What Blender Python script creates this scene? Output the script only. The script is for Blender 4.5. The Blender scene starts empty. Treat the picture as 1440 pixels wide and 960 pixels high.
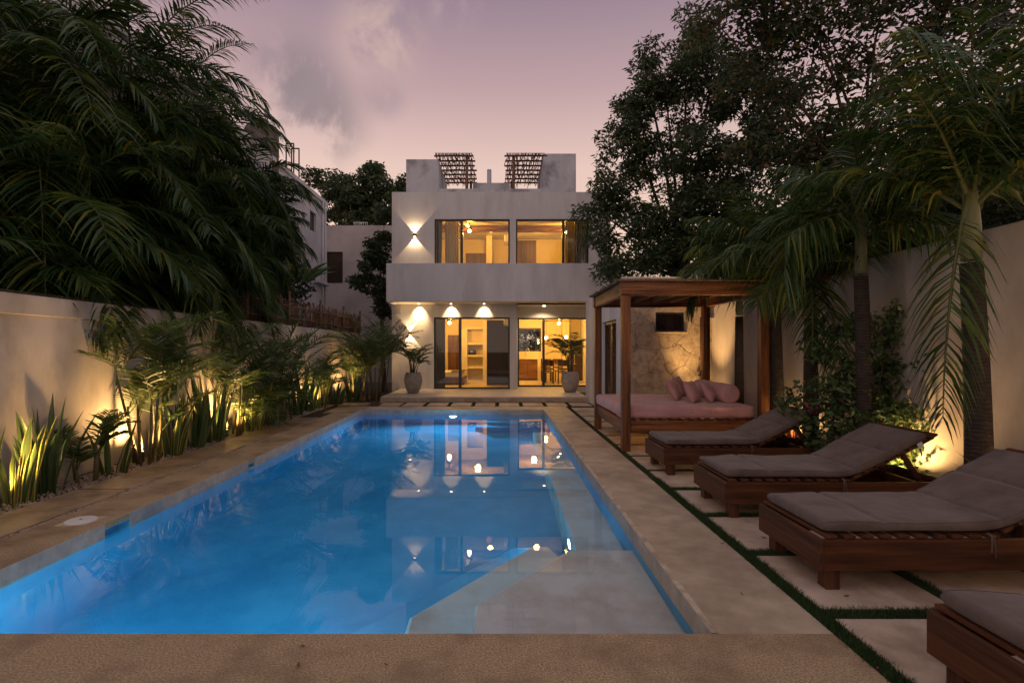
import bpy, math, random
import numpy as np
from mathutils import Vector, Matrix
rnd = random.Random(7)
rng = np.random.default_rng(11)
sc = bpy.context.scene
COL = sc.collection
R = math.radians
PI = math.pi
CH, F, VX, VY = 1.5, 720.0, 702.0, 492.0     # camera height, focal length and vanishing point in photo pixels

def P(px, py, Y):
    """the place at distance Y seen at a pixel of the photograph"""
    return Vector(((px-VX)/F*Y, Y, CH+(VY-py)/F*Y))

# ------------------------------------------------------------------ materials
def new_mat(name):
    m = bpy.data.materials.new(name); m.use_nodes = True
    nt = m.node_tree; nt.nodes.clear()
    return m, nt
def nd(nt, t, **kw):
    n = nt.nodes.new(t)
    for k, v in kw.items(): setattr(n, k, v)
    return n
def ramp(nt, stops, fac=None):
    r = nd(nt, 'ShaderNodeValToRGB')
    e = r.color_ramp.elements
    while len(e) < len(stops): e.new(.5)
    for i, (p, c) in enumerate(stops):
        e[i].position = p; e[i].color = (*c, 1)
    if fac is not None: nt.links.new(fac, r.inputs[0])
    return r
def surf(name, c1, c2, scale=3., rough=.7, bump=.15, bscale=60., detail=6., c3=None, c3scale=.6, stretch=(1,1,1), spec=.3, metallic=0., sheen=0., lo=.35, hi=.65, bdist=.01, bump2=0., b2scale=8., coat=0.):
    m, nt = new_mat(name); L = nt.links.new
    out = nd(nt, 'ShaderNodeOutputMaterial'); b = nd(nt, 'ShaderNodeBsdfPrincipled')
    tc = nd(nt, 'ShaderNodeTexCoord'); mp = nd(nt, 'ShaderNodeMapping')
    mp.inputs['Scale'].default_value = stretch
    L(tc.outputs['Object'], mp.inputs[0])
    n = nd(nt, 'ShaderNodeTexNoise'); n.inputs['Scale'].default_value = scale; n.inputs['Detail'].default_value = detail
    n.inputs['Roughness'].default_value = .6
    L(mp.outputs[0], n.inputs['Vector'])
    r = ramp(nt, [(lo, c1), (hi, c2)], n.outputs['Fac'])
    col = r.outputs[0]
    if c3 is not None:
        n3 = nd(nt, 'ShaderNodeTexNoise'); n3.inputs['Scale'].default_value = c3scale; n3.inputs['Detail'].default_value = 5
        n3.inputs['Roughness'].default_value = .65
        L(mp.outputs[0], n3.inputs['Vector'])
        r3 = ramp(nt, [(.46, (0,0,0)), (.66, (1,1,1))], n3.outputs['Fac'])
        mx = nd(nt, 'ShaderNodeMix', data_type='RGBA'); mx.inputs['B'].default_value = (*c3, 1)
        L(r3.outputs[0], mx.inputs['Factor']); L(col, mx.inputs['A']); col = mx.outputs['Result']
    L(col, b.inputs['Base Color'])
    b.inputs['Roughness'].default_value = rough
    b.inputs['Specular IOR Level'].default_value = spec
    b.inputs['Metallic'].default_value = metallic
    b.inputs['Sheen Weight'].default_value = sheen
    b.inputs['Coat Weight'].default_value = coat
    if bump:
        n2 = nd(nt, 'ShaderNodeTexNoise'); n2.inputs['Scale'].default_value = bscale; n2.inputs['Detail'].default_value = 4
        L(mp.outputs[0], n2.inputs['Vector'])
        bp = nd(nt, 'ShaderNodeBump'); bp.inputs['Strength'].default_value = bump; bp.inputs['Distance'].default_value = bdist
        L(n2.outputs['Fac'], bp.inputs['Height'])
        last = bp
        if bump2:
            n4 = nd(nt, 'ShaderNodeTexNoise'); n4.inputs['Scale'].default_value = b2scale; n4.inputs['Detail'].default_value = 3
            L(mp.outputs[0], n4.inputs['Vector'])
            bq = nd(nt, 'ShaderNodeBump'); bq.inputs['Strength'].default_value = bump2; bq.inputs['Distance'].default_value = .05
            L(n4.outputs['Fac'], bq.inputs['Height']); L(bp.outputs[0], bq.inputs['Normal']); last = bq
        L(last.outputs[0], b.inputs['Normal'])
    L(b.outputs[0], out.inputs[0])
    return m
def leaf_mat(name, c1, c2, c3=None, trans=.3, rough=.45, spec=.4):
    m, nt = new_mat(name); L = nt.links.new
    out = nd(nt, 'ShaderNodeOutputMaterial'); b = nd(nt, 'ShaderNodeBsdfPrincipled'); t = nd(nt, 'ShaderNodeBsdfTranslucent')
    g = nd(nt, 'ShaderNodeNewGeometry')
    st = [(0., c1), (.75, c2)]
    if c3: st.append((.97, c3))
    r = ramp(nt, st, g.outputs['Random Per Island'])
    L(r.outputs[0], b.inputs['Base Color'])
    hs = nd(nt, 'ShaderNodeHueSaturation'); hs.inputs['Value'].default_value = 1.6; hs.inputs['Hue'].default_value = .485
    L(r.outputs[0], hs.inputs['Color']); L(hs.outputs[0], t.inputs[0])
    b.inputs['Roughness'].default_value = rough; b.inputs['Specular IOR Level'].default_value = spec
    mx = nd(nt, 'ShaderNodeMixShader'); mx.inputs[0].default_value = trans
    L(b.outputs[0], mx.inputs[1]); L(t.outputs[0], mx.inputs[2]); L(mx.outputs[0], out.inputs[0])
    return m
def emit_mat(name, c, s):
    m, nt = new_mat(name)
    out = nd(nt, 'ShaderNodeOutputMaterial'); e = nd(nt, 'ShaderNodeEmission')
    e.inputs[0].default_value = (*c, 1); e.inputs[1].default_value = s
    nt.links.new(e.outputs[0], out.inputs[0]); return m
def wood_mat(name, axis, c1=(.05,.018,.008), c2=(.15,.058,.024), rough=.42, fine=34):
    s = [fine, fine, fine]; s[axis] = 1.6
    return surf(name, c1, c2, scale=1., stretch=tuple(s), rough=rough, bump=.25, bscale=1.8, bdist=.002, detail=8, spec=.35, lo=.3, hi=.7, c3=(.028,.011,.006), c3scale=.35)

M = {}
M['plaster'] = surf('white_plaster', (.62,.605,.59), (.70,.685,.665), scale=1.3, rough=.85, bump=.25, bscale=45, c3=(.55,.53,.515), c3scale=1.5, stretch=(1,1,.22), bdist=.006, bump2=.08, b2scale=3)
M['garden_wall'] = surf('garden_wall_plaster', (.47,.42,.37), (.58,.53,.47), scale=1.1, rough=.88, bump=.3, bscale=40, c3=(.36,.32,.27), c3scale=.9, stretch=(1,1,.5), bdist=.006, bump2=.15, b2scale=4)
M['roof_plaster'] = surf('weathered_plaster', (.50,.51,.54), (.60,.61,.64), scale=2.4, rough=.85, bump=.3, bscale=30, c3=(.25,.25,.28), c3scale=1.5, stretch=(1,1,.7), bdist=.006)
M['interior'] = surf('interior_plaster', (.66,.55,.38), (.72,.61,.43), scale=1.2, rough=.8, bump=.1)
M['cream'] = surf('cream_shelf_plaster', (.68,.62,.50), (.74,.68,.55), scale=2, rough=.7, bump=.1)
M['aggregate'] = surf('exposed_aggregate', (.19,.13,.065), (.66,.49,.29), scale=95, rough=.75, bump=.9, bscale=110, bdist=.006, detail=3, c3=(.24,.165,.095), c3scale=1.7, lo=.3, hi=.72, bump2=.15, b2scale=9)
M['deck'] = surf('smooth_cement_deck', (.39,.30,.20), (.55,.44,.31), scale=3.2, rough=.62, bump=.5, bscale=140, bdist=.003, c3=(.31,.23,.155), c3scale=1.4, bump2=.12, b2scale=6, detail=12)
M['coping'] = surf('pale_coping', (.50,.40,.27), (.62,.52,.38), scale=14, rough=.7, bump=.6, bscale=40, c3=(.35,.27,.18), c3scale=5)
M['band'] = surf('waterline_band', (.40,.35,.28), (.52,.46,.37), scale=9, rough=.6, bump=.4, c3=(.33,.30,.26), c3scale=3)
M['slab'] = surf('stone_slab', (.44,.33,.23), (.58,.46,.34), scale=4, rough=.72, bump=.5, bscale=90, bdist=.004, c3=(.34,.25,.165), c3scale=2.2, bump2=.12, b2scale=8, detail=11)
M['slab_wet'] = surf('damp_slab', (.30,.215,.13), (.44,.32,.20), scale=4, rough=.38, bump=.5, bscale=60, bdist=.004, c3=(.17,.13,.09), c3scale=2.2, bump2=.2, b2scale=12)
M['terrace'] = surf('terrace_tile', (.50,.43,.34), (.60,.53,.43), scale=3, rough=.5, bump=.2)
M['soil'] = surf('soil', (.035,.024,.016), (.09,.062,.04), scale=14, rough=.95, bump=1, bscale=60, bdist=.02)
M['gravel'] = surf('pebble', (.28,.23,.17), (.5,.43,.34), scale=30, rough=.8, bump=.3)
M['earth'] = surf('dry_earth', (.05,.04,.028), (.10,.08,.055), scale=2, rough=.95, bump=.6)
M['black_metal'] = surf('black_aluminium', (.012,.012,.013), (.022,.022,.024), scale=8, rough=.35, bump=.05, spec=.5)
M['steel'] = surf('dark_steel', (.045,.038,.034), (.11,.075,.055), scale=14, rough=.5, bump=.2, metallic=.7)
M['chrome'] = surf('brushed_chrome', (.6,.6,.6), (.7,.7,.7), rough=.25, bump=0, metallic=1)
M['wood_x'] = wood_mat('stained_wood_along_x', 0)
M['wood_y'] = wood_mat('stained_wood_along_y', 1)
M['wood_z'] = wood_mat('stained_wood_upright', 2)
M['post_x'] = wood_mat('oiled_beam_x', 0, (.13,.045,.014), (.36,.145,.05))
M['post_y'] = wood_mat('oiled_beam_y', 1, (.13,.045,.014), (.36,.145,.05))
M['post_z'] = wood_mat('oiled_post', 2, (.10,.035,.012), (.28,.11,.038))
M['inner_wood'] = wood_mat('interior_wood', 2, (.07,.028,.012), (.17,.075,.03))
M['cabinet'] = wood_mat('cabinet_wood', 0, (.16,.075,.03), (.30,.15,.06))
M['stick'] = surf('dry_sticks', (.10,.055,.032), (.26,.16,.10), scale=22, rough=.85, bump=.5, bscale=60)
M['cushion'] = surf('taupe_canvas', (.118,.088,.074), (.158,.119,.100), scale=5, rough=.9, bump=.5, bscale=420, bdist=.003, sheen=.2, c3=(.088,.064,.057), c3scale=3.2, bump2=.45, b2scale=5)
M['pink'] = surf('dusty_pink_canvas', (.50,.265,.25), (.60,.33,.31), scale=5, rough=.92, bump=.3, bscale=380, bdist=.002, sheen=.25, c3=(.44,.23,.22), c3scale=2.6, bump2=.55, b2scale=4.5)
M['white_cloth'] = surf('white_linen', (.7,.68,.64), (.78,.76,.72), rough=.9, bump=.3, bscale=30)
M['curtain'] = surf('sheer_curtain', (.13,.14,.15), (.24,.25,.26), scale=3, stretch=(30,30,.6), rough=.9, bump=.4, bscale=20)
M['linen_curtain'] = surf('linen_curtain', (.42,.32,.18), (.58,.46,.27), scale=3, stretch=(30,30,.6), rough=.9, bump=.4, bscale=20)
M['pot'] = surf('rough_clay_pot', (.30,.26,.22), (.43,.38,.33), scale=7, rough=.85, bump=.5, bscale=30, c3=(.22,.19,.16), c3scale=3)
M['white_plastic'] = surf('white_plastic', (.68,.66,.62), (.76,.74,.70), rough=.45, bump=.05)
M['tank'] = surf('old_cistern', (.09,.075,.07), (.19,.16,.15), scale=6, rough=.9, bump=.6)
M['neighbour'] = surf('neighbour_white_wall', (.60,.60,.63), (.68,.68,.71), scale=1, rough=.85, bump=.2, c3=(.54,.54,.57))
M['neighbour_dim'] = surf('neighbour_cream_wall', (.42,.38,.36), (.50,.46,.43), scale=1, rough=.85, bump=.2, c3=(.36,.33,.31))
M['dark_glass'] = surf('dark_window', (.012,.012,.014), (.02,.02,.022), rough=.12, bump=0, spec=.6)
M['dim_panel'] = surf('dark_brown_panel', (.025,.014,.007), (.04,.022,.010), rough=.4, bump=.05)
M['mid_green'] = leaf_mat('areca_leaf', (.026,.06,.016), (.065,.12,.028), (.16,.17,.035))
M['palm_green'] = leaf_mat('palm_leaflet', (.018,.048,.012), (.05,.10,.02), (.17,.17,.025))
M['dark_palm'] = leaf_mat('deep_palm_leaflet', (.015,.042,.010), (.038,.085,.018), (.12,.13,.02), trans=.3)
M['tree_leaf'] = leaf_mat('broad_leaf', (.026,.052,.022), (.06,.098,.038), (.10,.10,.035), trans=.25)
M['forest_leaf'] = leaf_mat('deep_leaf', (.012,.024,.012), (.03,.05,.022), trans=.2)
M['near_leaf'] = leaf_mat('brownish_leaf', (.022,.042,.015), (.05,.072,.025), (.14,.085,.02), trans=.3)
M['shrub_leaf'] = leaf_mat('shrub_leaf', (.032,.07,.026), (.085,.15,.05), (.16,.18,.05), trans=.3)
M['snake'] = leaf_mat('snake_plant_leaf', (.03,.06,.02), (.07,.115,.035), trans=.2, rough=.35)
M['snake_edge'] = leaf_mat('yellow_leaf_margin', (.30,.30,.07), (.42,.38,.10), trans=.2, rough=.35)
M['red_leaf'] = leaf_mat('red_leaf', (.10,.018,.02), (.20,.05,.03), (.22,.14,.04), trans=.3)
M['gold_leaf'] = leaf_mat('golden_croton_leaf', (.30,.20,.04), (.42,.26,.06), (.12,.14,.03), trans=.3)
M['flower'] = leaf_mat('magenta_bract', (.35,.02,.12), (.5,.04,.2), trans=.4)
M['rachis'] = surf('palm_rib', (.07,.09,.03), (.13,.14,.045), rough=.6, bump=.1)
M['grass'] = leaf_mat('short_grass', (.016,.042,.012), (.045,.09,.025), trans=.25, rough=.6)
M['crownshaft'] = surf('green_crownshaft', (.12,.14,.06), (.20,.20,.10), scale=3, rough=.45, bump=.15, stretch=(3,3,.6))
M['cane'] = surf('palm_cane', (.09,.08,.035), (.16,.13,.06), scale=8, rough=.6, bump=.3, stretch=(1,1,3))
M['bark'] = surf('tree_bark', (.045,.034,.026), (.10,.08,.06), scale=9, rough=.95, bump=.8, bscale=26, bdist=.02, stretch=(1,1,.3))
M['husk'] = surf('dry_spathe', (.12,.04,.022), (.22,.09,.045), rough=.7, bump=.3)
M['amber_lens'] = emit_mat('warm_lamp_lens', (1,.62,.25), 14)
M['bulb'] = emit_mat('warm_bulb', (1,.70,.36), 22)
M['pool_lens'] = emit_mat('pool_lamp_lens', (.55,.72,1), 9)
M['pool_plaster'] = surf('pale_blue_pool_plaster', (.09,.41,.60), (.14,.49,.68), scale=2.5, rough=.7, bump=.15, bscale=30, c3=(.07,.35,.54), c3scale=.9)
M['shelf_plaster'] = surf('cream_pool_shelf', (.82,.74,.62), (.88,.82,.72), scale=3, rough=.7, bump=.15, bscale=30, c3=(.70,.57,.44), c3scale=1.9)

def palm_bark():
    m, nt = new_mat('ringed_palm_bark'); L = nt.links.new
    out = nd(nt, 'ShaderNodeOutputMaterial'); b = nd(nt, 'ShaderNodeBsdfPrincipled'); tc = nd(nt, 'ShaderNodeTexCoord')
    w = nd(nt, 'ShaderNodeTexWave', wave_type='BANDS', bands_direction='Z'); w.inputs['Scale'].default_value = 9
    w.inputs['Distortion'].default_value = 6; w.inputs['Detail'].default_value = 4; w.inputs['Detail Scale'].default_value = 1.2
    L(tc.outputs['Object'], w.inputs['Vector'])
    r = ramp(nt, [(0., (.028,.021,.016)), (.2, (.042,.031,.024)), (1., (.056,.043,.033))], w.outputs['Fac'])
    n = nd(nt, 'ShaderNodeTexNoise'); n.inputs['Scale'].default_value = 12; L(tc.outputs['Object'], n.inputs['Vector'])
    mx = nd(nt, 'ShaderNodeMix', data_type='RGBA', blend_type='MULTIPLY'); mx.inputs['Factor'].default_value = .7
    r2 = ramp(nt, [(.3, (.45,.45,.45)), (.7, (1.2,1.2,1.1))], n.outputs['Fac'])
    L(r.outputs[0], mx.inputs['A']); L(r2.outputs[0], mx.inputs['B']); L(mx.outputs['Result'], b.inputs['Base Color'])
    bp = nd(nt, 'ShaderNodeBump'); bp.inputs['Strength'].default_value = .5; bp.inputs['Distance'].default_value = .008
    L(w.outputs['Fac'], bp.inputs['Height']); L(bp.outputs[0], b.inputs['Normal']); b.inputs['Roughness'].default_value = .9
    L(b.outputs[0], out.inputs[0]); return m
M['palm_bark'] = palm_bark()
def stone_mat():
    m, nt = new_mat('coral_stone_cladding'); L = nt.links.new
    out = nd(nt, 'ShaderNodeOutputMaterial'); b = nd(nt, 'ShaderNodeBsdfPrincipled'); tc = nd(nt, 'ShaderNodeTexCoord')
    n0 = nd(nt, 'ShaderNodeTexNoise'); n0.inputs['Scale'].default_value = 2.2; n0.inputs['Detail'].default_value = 4
    L(tc.outputs['Object'], n0.inputs['Vector'])
    va = nd(nt, 'ShaderNodeVectorMath', operation='MULTIPLY_ADD'); va.inputs[1].default_value = (.35,.35,.35)
    L(n0.outputs['Color'], va.inputs[0]); L(tc.outputs['Object'], va.inputs[2])
    v = nd(nt, 'ShaderNodeTexVoronoi', feature='DISTANCE_TO_EDGE'); v.inputs['Scale'].default_value = 1.9; L(va.outputs[0], v.inputs['Vector'])
    vc = nd(nt, 'ShaderNodeTexVoronoi'); vc.inputs['Scale'].default_value = 1.9; L(va.outputs[0], vc.inputs['Vector'])
    n1 = nd(nt, 'ShaderNodeTexNoise'); n1.inputs['Scale'].default_value = 6; n1.inputs['Detail'].default_value = 9; n1.inputs['Roughness'].default_value = .7
    L(tc.outputs['Object'], n1.inputs['Vector'])
    r1 = ramp(nt, [(.36, (.26,.20,.14)), (.5, (.44,.36,.27)), (.68, (.56,.48,.37))], n1.outputs['Fac'])
    sp = nd(nt, 'ShaderNodeSeparateColor'); L(vc.outputs['Color'], sp.inputs[0])
    r3 = ramp(nt, [(0., (.72,.70,.68)), (1., (1.12,1.10,1.05))], sp.outputs[0])
    mm = nd(nt, 'ShaderNodeMix', data_type='RGBA', blend_type='MULTIPLY'); mm.inputs['Factor'].default_value = .8
    L(r1.outputs[0], mm.inputs['A']); L(r3.outputs[0], mm.inputs['B'])
    rc = ramp(nt, [(.0, (.12,.085,.06)), (.012, (1,1,1))], v.outputs['Distance'])
    mc = nd(nt, 'ShaderNodeMix', data_type='RGBA', blend_type='MULTIPLY'); mc.inputs['Factor'].default_value = .75
    L(mm.outputs['Result'], mc.inputs['A']); L(rc.outputs[0], mc.inputs['B']); L(mc.outputs['Result'], b.inputs['Base Color'])
    bp = nd(nt, 'ShaderNodeBump'); bp.inputs['Strength'].default_value = .6; bp.inputs['Distance'].default_value = .03
    L(n1.outputs['Fac'], bp.inputs['Height'])
    b2 = nd(nt, 'ShaderNodeBump'); b2.inputs['Strength'].default_value = .6; b2.inputs['Distance'].default_value = .02
    L(rc.outputs[0], b2.inputs['Height']); L(bp.outputs[0], b2.inputs['Normal']); L(b2.outputs[0], b.inputs['Normal'])
    b.inputs['Roughness'].default_value = .85; L(b.outputs[0], out.inputs[0]); return m
M['stone'] = stone_mat()
def glass_mat():
    m, nt = new_mat('window_glass'); L = nt.links.new
    out = nd(nt, 'ShaderNodeOutputMaterial'); t = nd(nt, 'ShaderNodeBsdfTransparent'); t.inputs[0].default_value = (.93,.95,.94,1)
    g = nd(nt, 'ShaderNodeBsdfGlossy'); g.inputs['Roughness'].default_value = .02
    f = nd(nt, 'ShaderNodeFresnel'); f.inputs[0].default_value = 1.5
    mx = nd(nt, 'ShaderNodeMixShader'); L(f.outputs[0], mx.inputs[0]); L(t.outputs[0], mx.inputs[1]); L(g.outputs[0], mx.inputs[2])
    L(mx.outputs[0], out.inputs[0]); return m
M['glass'] = glass_mat()
def water_mat():
    m, nt = new_mat('pool_water'); L = nt.links.new
    out = nd(nt, 'ShaderNodeOutputMaterial')
    g = nd(nt, 'ShaderNodeBsdfGlass'); g.inputs['IOR'].default_value = 1.33; g.inputs['Roughness'].default_value = 0.0
    tc = nd(nt, 'ShaderNodeTexCoord'); n = nd(nt, 'ShaderNodeTexNoise'); n.inputs['Scale'].default_value = 1.6; n.inputs['Detail'].default_value = 2
    L(tc.outputs['Object'], n.inputs['Vector'])
    bp = nd(nt, 'ShaderNodeBump'); bp.inputs['Strength'].default_value = .045; bp.inputs['Distance'].default_value = .02
    L(n.outputs['Fac'], bp.inputs['Height']); L(bp.outputs[0], g.inputs['Normal']); L(g.outputs[0], out.inputs[0])
    a = nd(nt, 'ShaderNodeVolumeAbsorption'); a.inputs['Color'].default_value = (.10,.80,.94,1); a.inputs['Density'].default_value = .20
    L(a.outputs[0], out.inputs['Volume']); return m
M['water'] = water_mat()

# ------------------------------------------------------------------ mesh builders
class MB:
    def __init__(s): s.v = []; s.f = []
    def add(s, vs, fs):
        o = len(s.v); s.v += [tuple(p) for p in vs]; s.f += [tuple(i+o for i in f) for f in fs]; return s
    def box(s, x0, x1, y0, y1, z0, z1):
        return s.add([(x0,y0,z0),(x1,y0,z0),(x1,y1,z0),(x0,y1,z0),(x0,y0,z1),(x1,y0,z1),(x1,y1,z1),(x0,y1,z1)],
                     [(0,3,2,1),(4,5,6,7),(0,1,5,4),(1,2,6,5),(2,3,7,6),(3,0,4,7)])
    def quad(s, a, b, c, d): return s.add([a,b,c,d], [(0,1,2,3)])
    def prism(s, pts, z0, z1):
        n = len(pts)
        return s.add([(x,y,z0) for x,y in pts]+[(x,y,z1) for x,y in pts],
                     [tuple(range(n))[::-1], tuple(range(n,2*n))]+[(i,(i+1)%n,n+(i+1)%n,n+i) for i in range(n)])
    def tube(s, pts, rad, n=8, cap=True):
        pts = [Vector(p) for p in pts]
        if not hasattr(rad, '__len__'): rad = [rad]*len(pts)
        vs = []; up = None
        for i, p in enumerate(pts):
            t = (pts[min(i+1,len(pts)-1)]-pts[max(i-1,0)])
            if t.length < 1e-9: t = Vector((0,0,1))
            t.normalize()
            if up is None: up = t.orthogonal()
            up = (up-t*up.dot(t)); up = up.normalized() if up.length > 1e-6 else t.orthogonal()
            w = t.cross(up)
            for k in range(n):
                a = 2*PI*k/n; vs.append(p+(up*math.cos(a)+w*math.sin(a))*rad[i])
        fs = []
        for i in range(len(pts)-1):
            for k in range(n):
                a = i*n+k; b = i*n+(k+1)%n; fs.append((a,b,b+n,a+n))
        if cap: fs += [tuple(range(n))[::-1], tuple(range((len(pts)-1)*n, len(pts)*n))]
        return s.add(vs, fs)
    def lathe(s, prof, c=(0,0,0), n=28):
        vs = []; fs = []
        for r, z in prof:
            for k in range(n):
                a = 2*PI*k/n; vs.append((c[0]+r*math.cos(a), c[1]+r*math.sin(a), c[2]+z))
        for i in range(len(prof)-1):
            for k in range(n):
                a = i*n+k; b = i*n+(k+1)%n; fs.append((a,b,b+n,a+n))
        fs += [tuple(range(n))[::-1], tuple(range((len(prof)-1)*n, len(prof)*n))]
        return s.add(vs, fs)
    def obox(s, c, ex, ey, ez):
        """box of half-extents along three given vectors"""
        c, ex, ey, ez = Vector(c), Vector(ex), Vector(ey), Vector(ez)
        return s.add([c-ex-ey-ez,c+ex-ey-ez,c+ex+ey-ez,c-ex+ey-ez,c-ex-ey+ez,c+ex-ey+ez,c+ex+ey+ez,c-ex+ey+ez],
                     [(0,3,2,1),(4,5,6,7),(0,1,5,4),(1,2,6,5),(2,3,7,6),(3,0,4,7)])
    def wall(s, x0, x1, z0, z1, y0, y1, holes=()):
        """wall in the XZ plane, y0..y1 thick, with rectangular holes (a,b,c,d) = x,x,z,z"""
        xs = sorted({x0,x1,*[h[0] for h in holes],*[h[1] for h in holes]}); zs = sorted({z0,z1,*[h[2] for h in holes],*[h[3] for h in holes]})
        xs = [x for x in xs if x0 <= x <= x1]; zs = [z for z in zs if z0 <= z <= z1]
        solid = {}
        for i in range(len(xs)-1):
            for j in range(len(zs)-1):
                cx, cz = (xs[i]+xs[i+1])/2, (zs[j]+zs[j+1])/2
                solid[i,j] = not any(h[0]<cx<h[1] and h[2]<cz<h[3] for h in holes)
        for (i,j), ok in solid.items():
            if not ok: continue
            a,b,c,d = xs[i],xs[i+1],zs[j],zs[j+1]
            s.quad((a,y0,c),(b,y0,c),(b,y0,d),(a,y0,d)); s.quad((b,y1,c),(a,y1,c),(a,y1,d),(b,y1,d))
            if not solid.get((i-1,j)): s.quad((a,y1,c),(a,y0,c),(a,y0,d),(a,y1,d))
            if not solid.get((i+1,j)): s.quad((b,y0,c),(b,y1,c),(b,y1,d),(b,y0,d))
            if not solid.get((i,j-1)): s.quad((a,y1,c),(b,y1,c),(b,y0,c),(a,y0,c))
            if not solid.get((i,j+1)): s.quad((a,y0,d),(b,y0,d),(b,y1,d),(a,y1,d))
        return s

def base_of(o):
    v = Vector((0,0,0))
    while o is not None: v += o.location; o = o.parent
    return v
def obj(name, mb, mat, parent=None, world=False, bevel=0., smooth=False, seg=2, autos=False):
    me = bpy.data.meshes.new(name)
    vs = mb.v
    if world and parent is not None:
        b = base_of(parent); vs = [(x-b.x, y-b.y, z-b.z) for x, y, z in vs]
    me.from_pydata(vs, [], mb.f); me.update()
    if smooth: me.polygons.foreach_set('use_smooth', [True]*len(me.polygons))
    for mm in (mat if isinstance(mat, (list, tuple)) else [mat]): me.materials.append(mm)
    o = bpy.data.objects.new(name, me); COL.objects.link(o)
    if parent is not None: o.parent = parent
    if bevel:
        m = o.modifiers.new('soft_edges', 'BEVEL'); m.width = bevel; m.segments = seg; m.limit_method = 'ANGLE'; m.angle_limit = R(40)
    return o
def np_obj(name, V, faces, mat, parent=None, world=False, smooth=False, midx=None):
    """faces: list of int arrays (n,3) or (n,4)"""
    V = np.asarray(V, dtype=np.float32)
    if world and parent is not None:
        b = base_of(parent); V = V-np.array([b.x,b.y,b.z], dtype=np.float32)
    me = bpy.data.meshes.new(name)
    me.vertices.add(len(V)); me.vertices.foreach_set('co', V.ravel())
    loops = np.concatenate([f.ravel() for f in faces]).astype(np.int32)
    tot = np.concatenate([np.full(len(f), f.shape[1]) for f in faces]).astype(np.int32)
    st = np.concatenate([[0], np.cumsum(tot)[:-1]]).astype(np.int32)
    me.loops.add(len(loops)); me.loops.foreach_set('vertex_index', loops)
    me.polygons.add(len(tot)); me.polygons.foreach_set('loop_start', st)
    for mm in (mat if isinstance(mat, (list, tuple)) else [mat]): me.materials.append(mm)
    if midx is not None: me.polygons.foreach_set('material_index', np.asarray(midx, dtype=np.int32))
    if smooth: me.polygons.foreach_set('use_smooth', np.ones(len(tot), dtype=bool))
    me.update(calc_edges=True)
    o = bpy.data.objects.new(name, me); COL.objects.link(o)
    if parent is not None: o.parent = parent
    return o
def tag(o, label=None, cat=None, group=None, kind=None):
    if label: o['label'] = label
    if cat: o['category'] = cat
    if group: o['group'] = group
    if kind: o['kind'] = kind
    return o
def thing(name, label, cat, loc=(0,0,0), rz=0., group=None):
    o = bpy.data.objects.new(name, None); COL.objects.link(o); o.empty_display_size = .2
    o.location = loc; o.rotation_euler = (0,0,rz)
    return tag(o, label, cat, group)
def struct(name, mb, mat, **kw):
    return tag(obj(name, mb, mat, **kw), kind='structure')
def copy_tree(o, parent=None):
    c = o.copy(); COL.objects.link(c); c.parent = parent
    for ch in [x for x in bpy.data.objects if x.parent == o]: copy_tree(ch, c)
    return c
def light(kind, loc, energy, color, parent=None, name='lamp_light', size=.05, target=None, angle=None, blend=.5, sx=None, sy=None):
    d = bpy.data.lights.new(name, kind); d.energy = energy; d.color = color
    if kind in ('POINT','SPOT'): d.shadow_soft_size = size
    if kind == 'SPOT': d.spot_size = angle; d.spot_blend = blend
    if kind == 'AREA':
        d.shape = 'RECTANGLE'; d.size = sx; d.size_y = sy
    o = bpy.data.objects.new(name, d); COL.objects.link(o)
    loc = Vector(loc)
    if parent is not None:
        loc = loc-base_of(parent); o.parent = parent
        if target is not None: target = Vector(target)-base_of(parent)
    o.location = loc
    if target is not None: o.rotation_euler = (Vector(target)-loc).to_track_quat('-Z','Y').to_euler()
    return o
WARM = (1,.56,.20)

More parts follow.
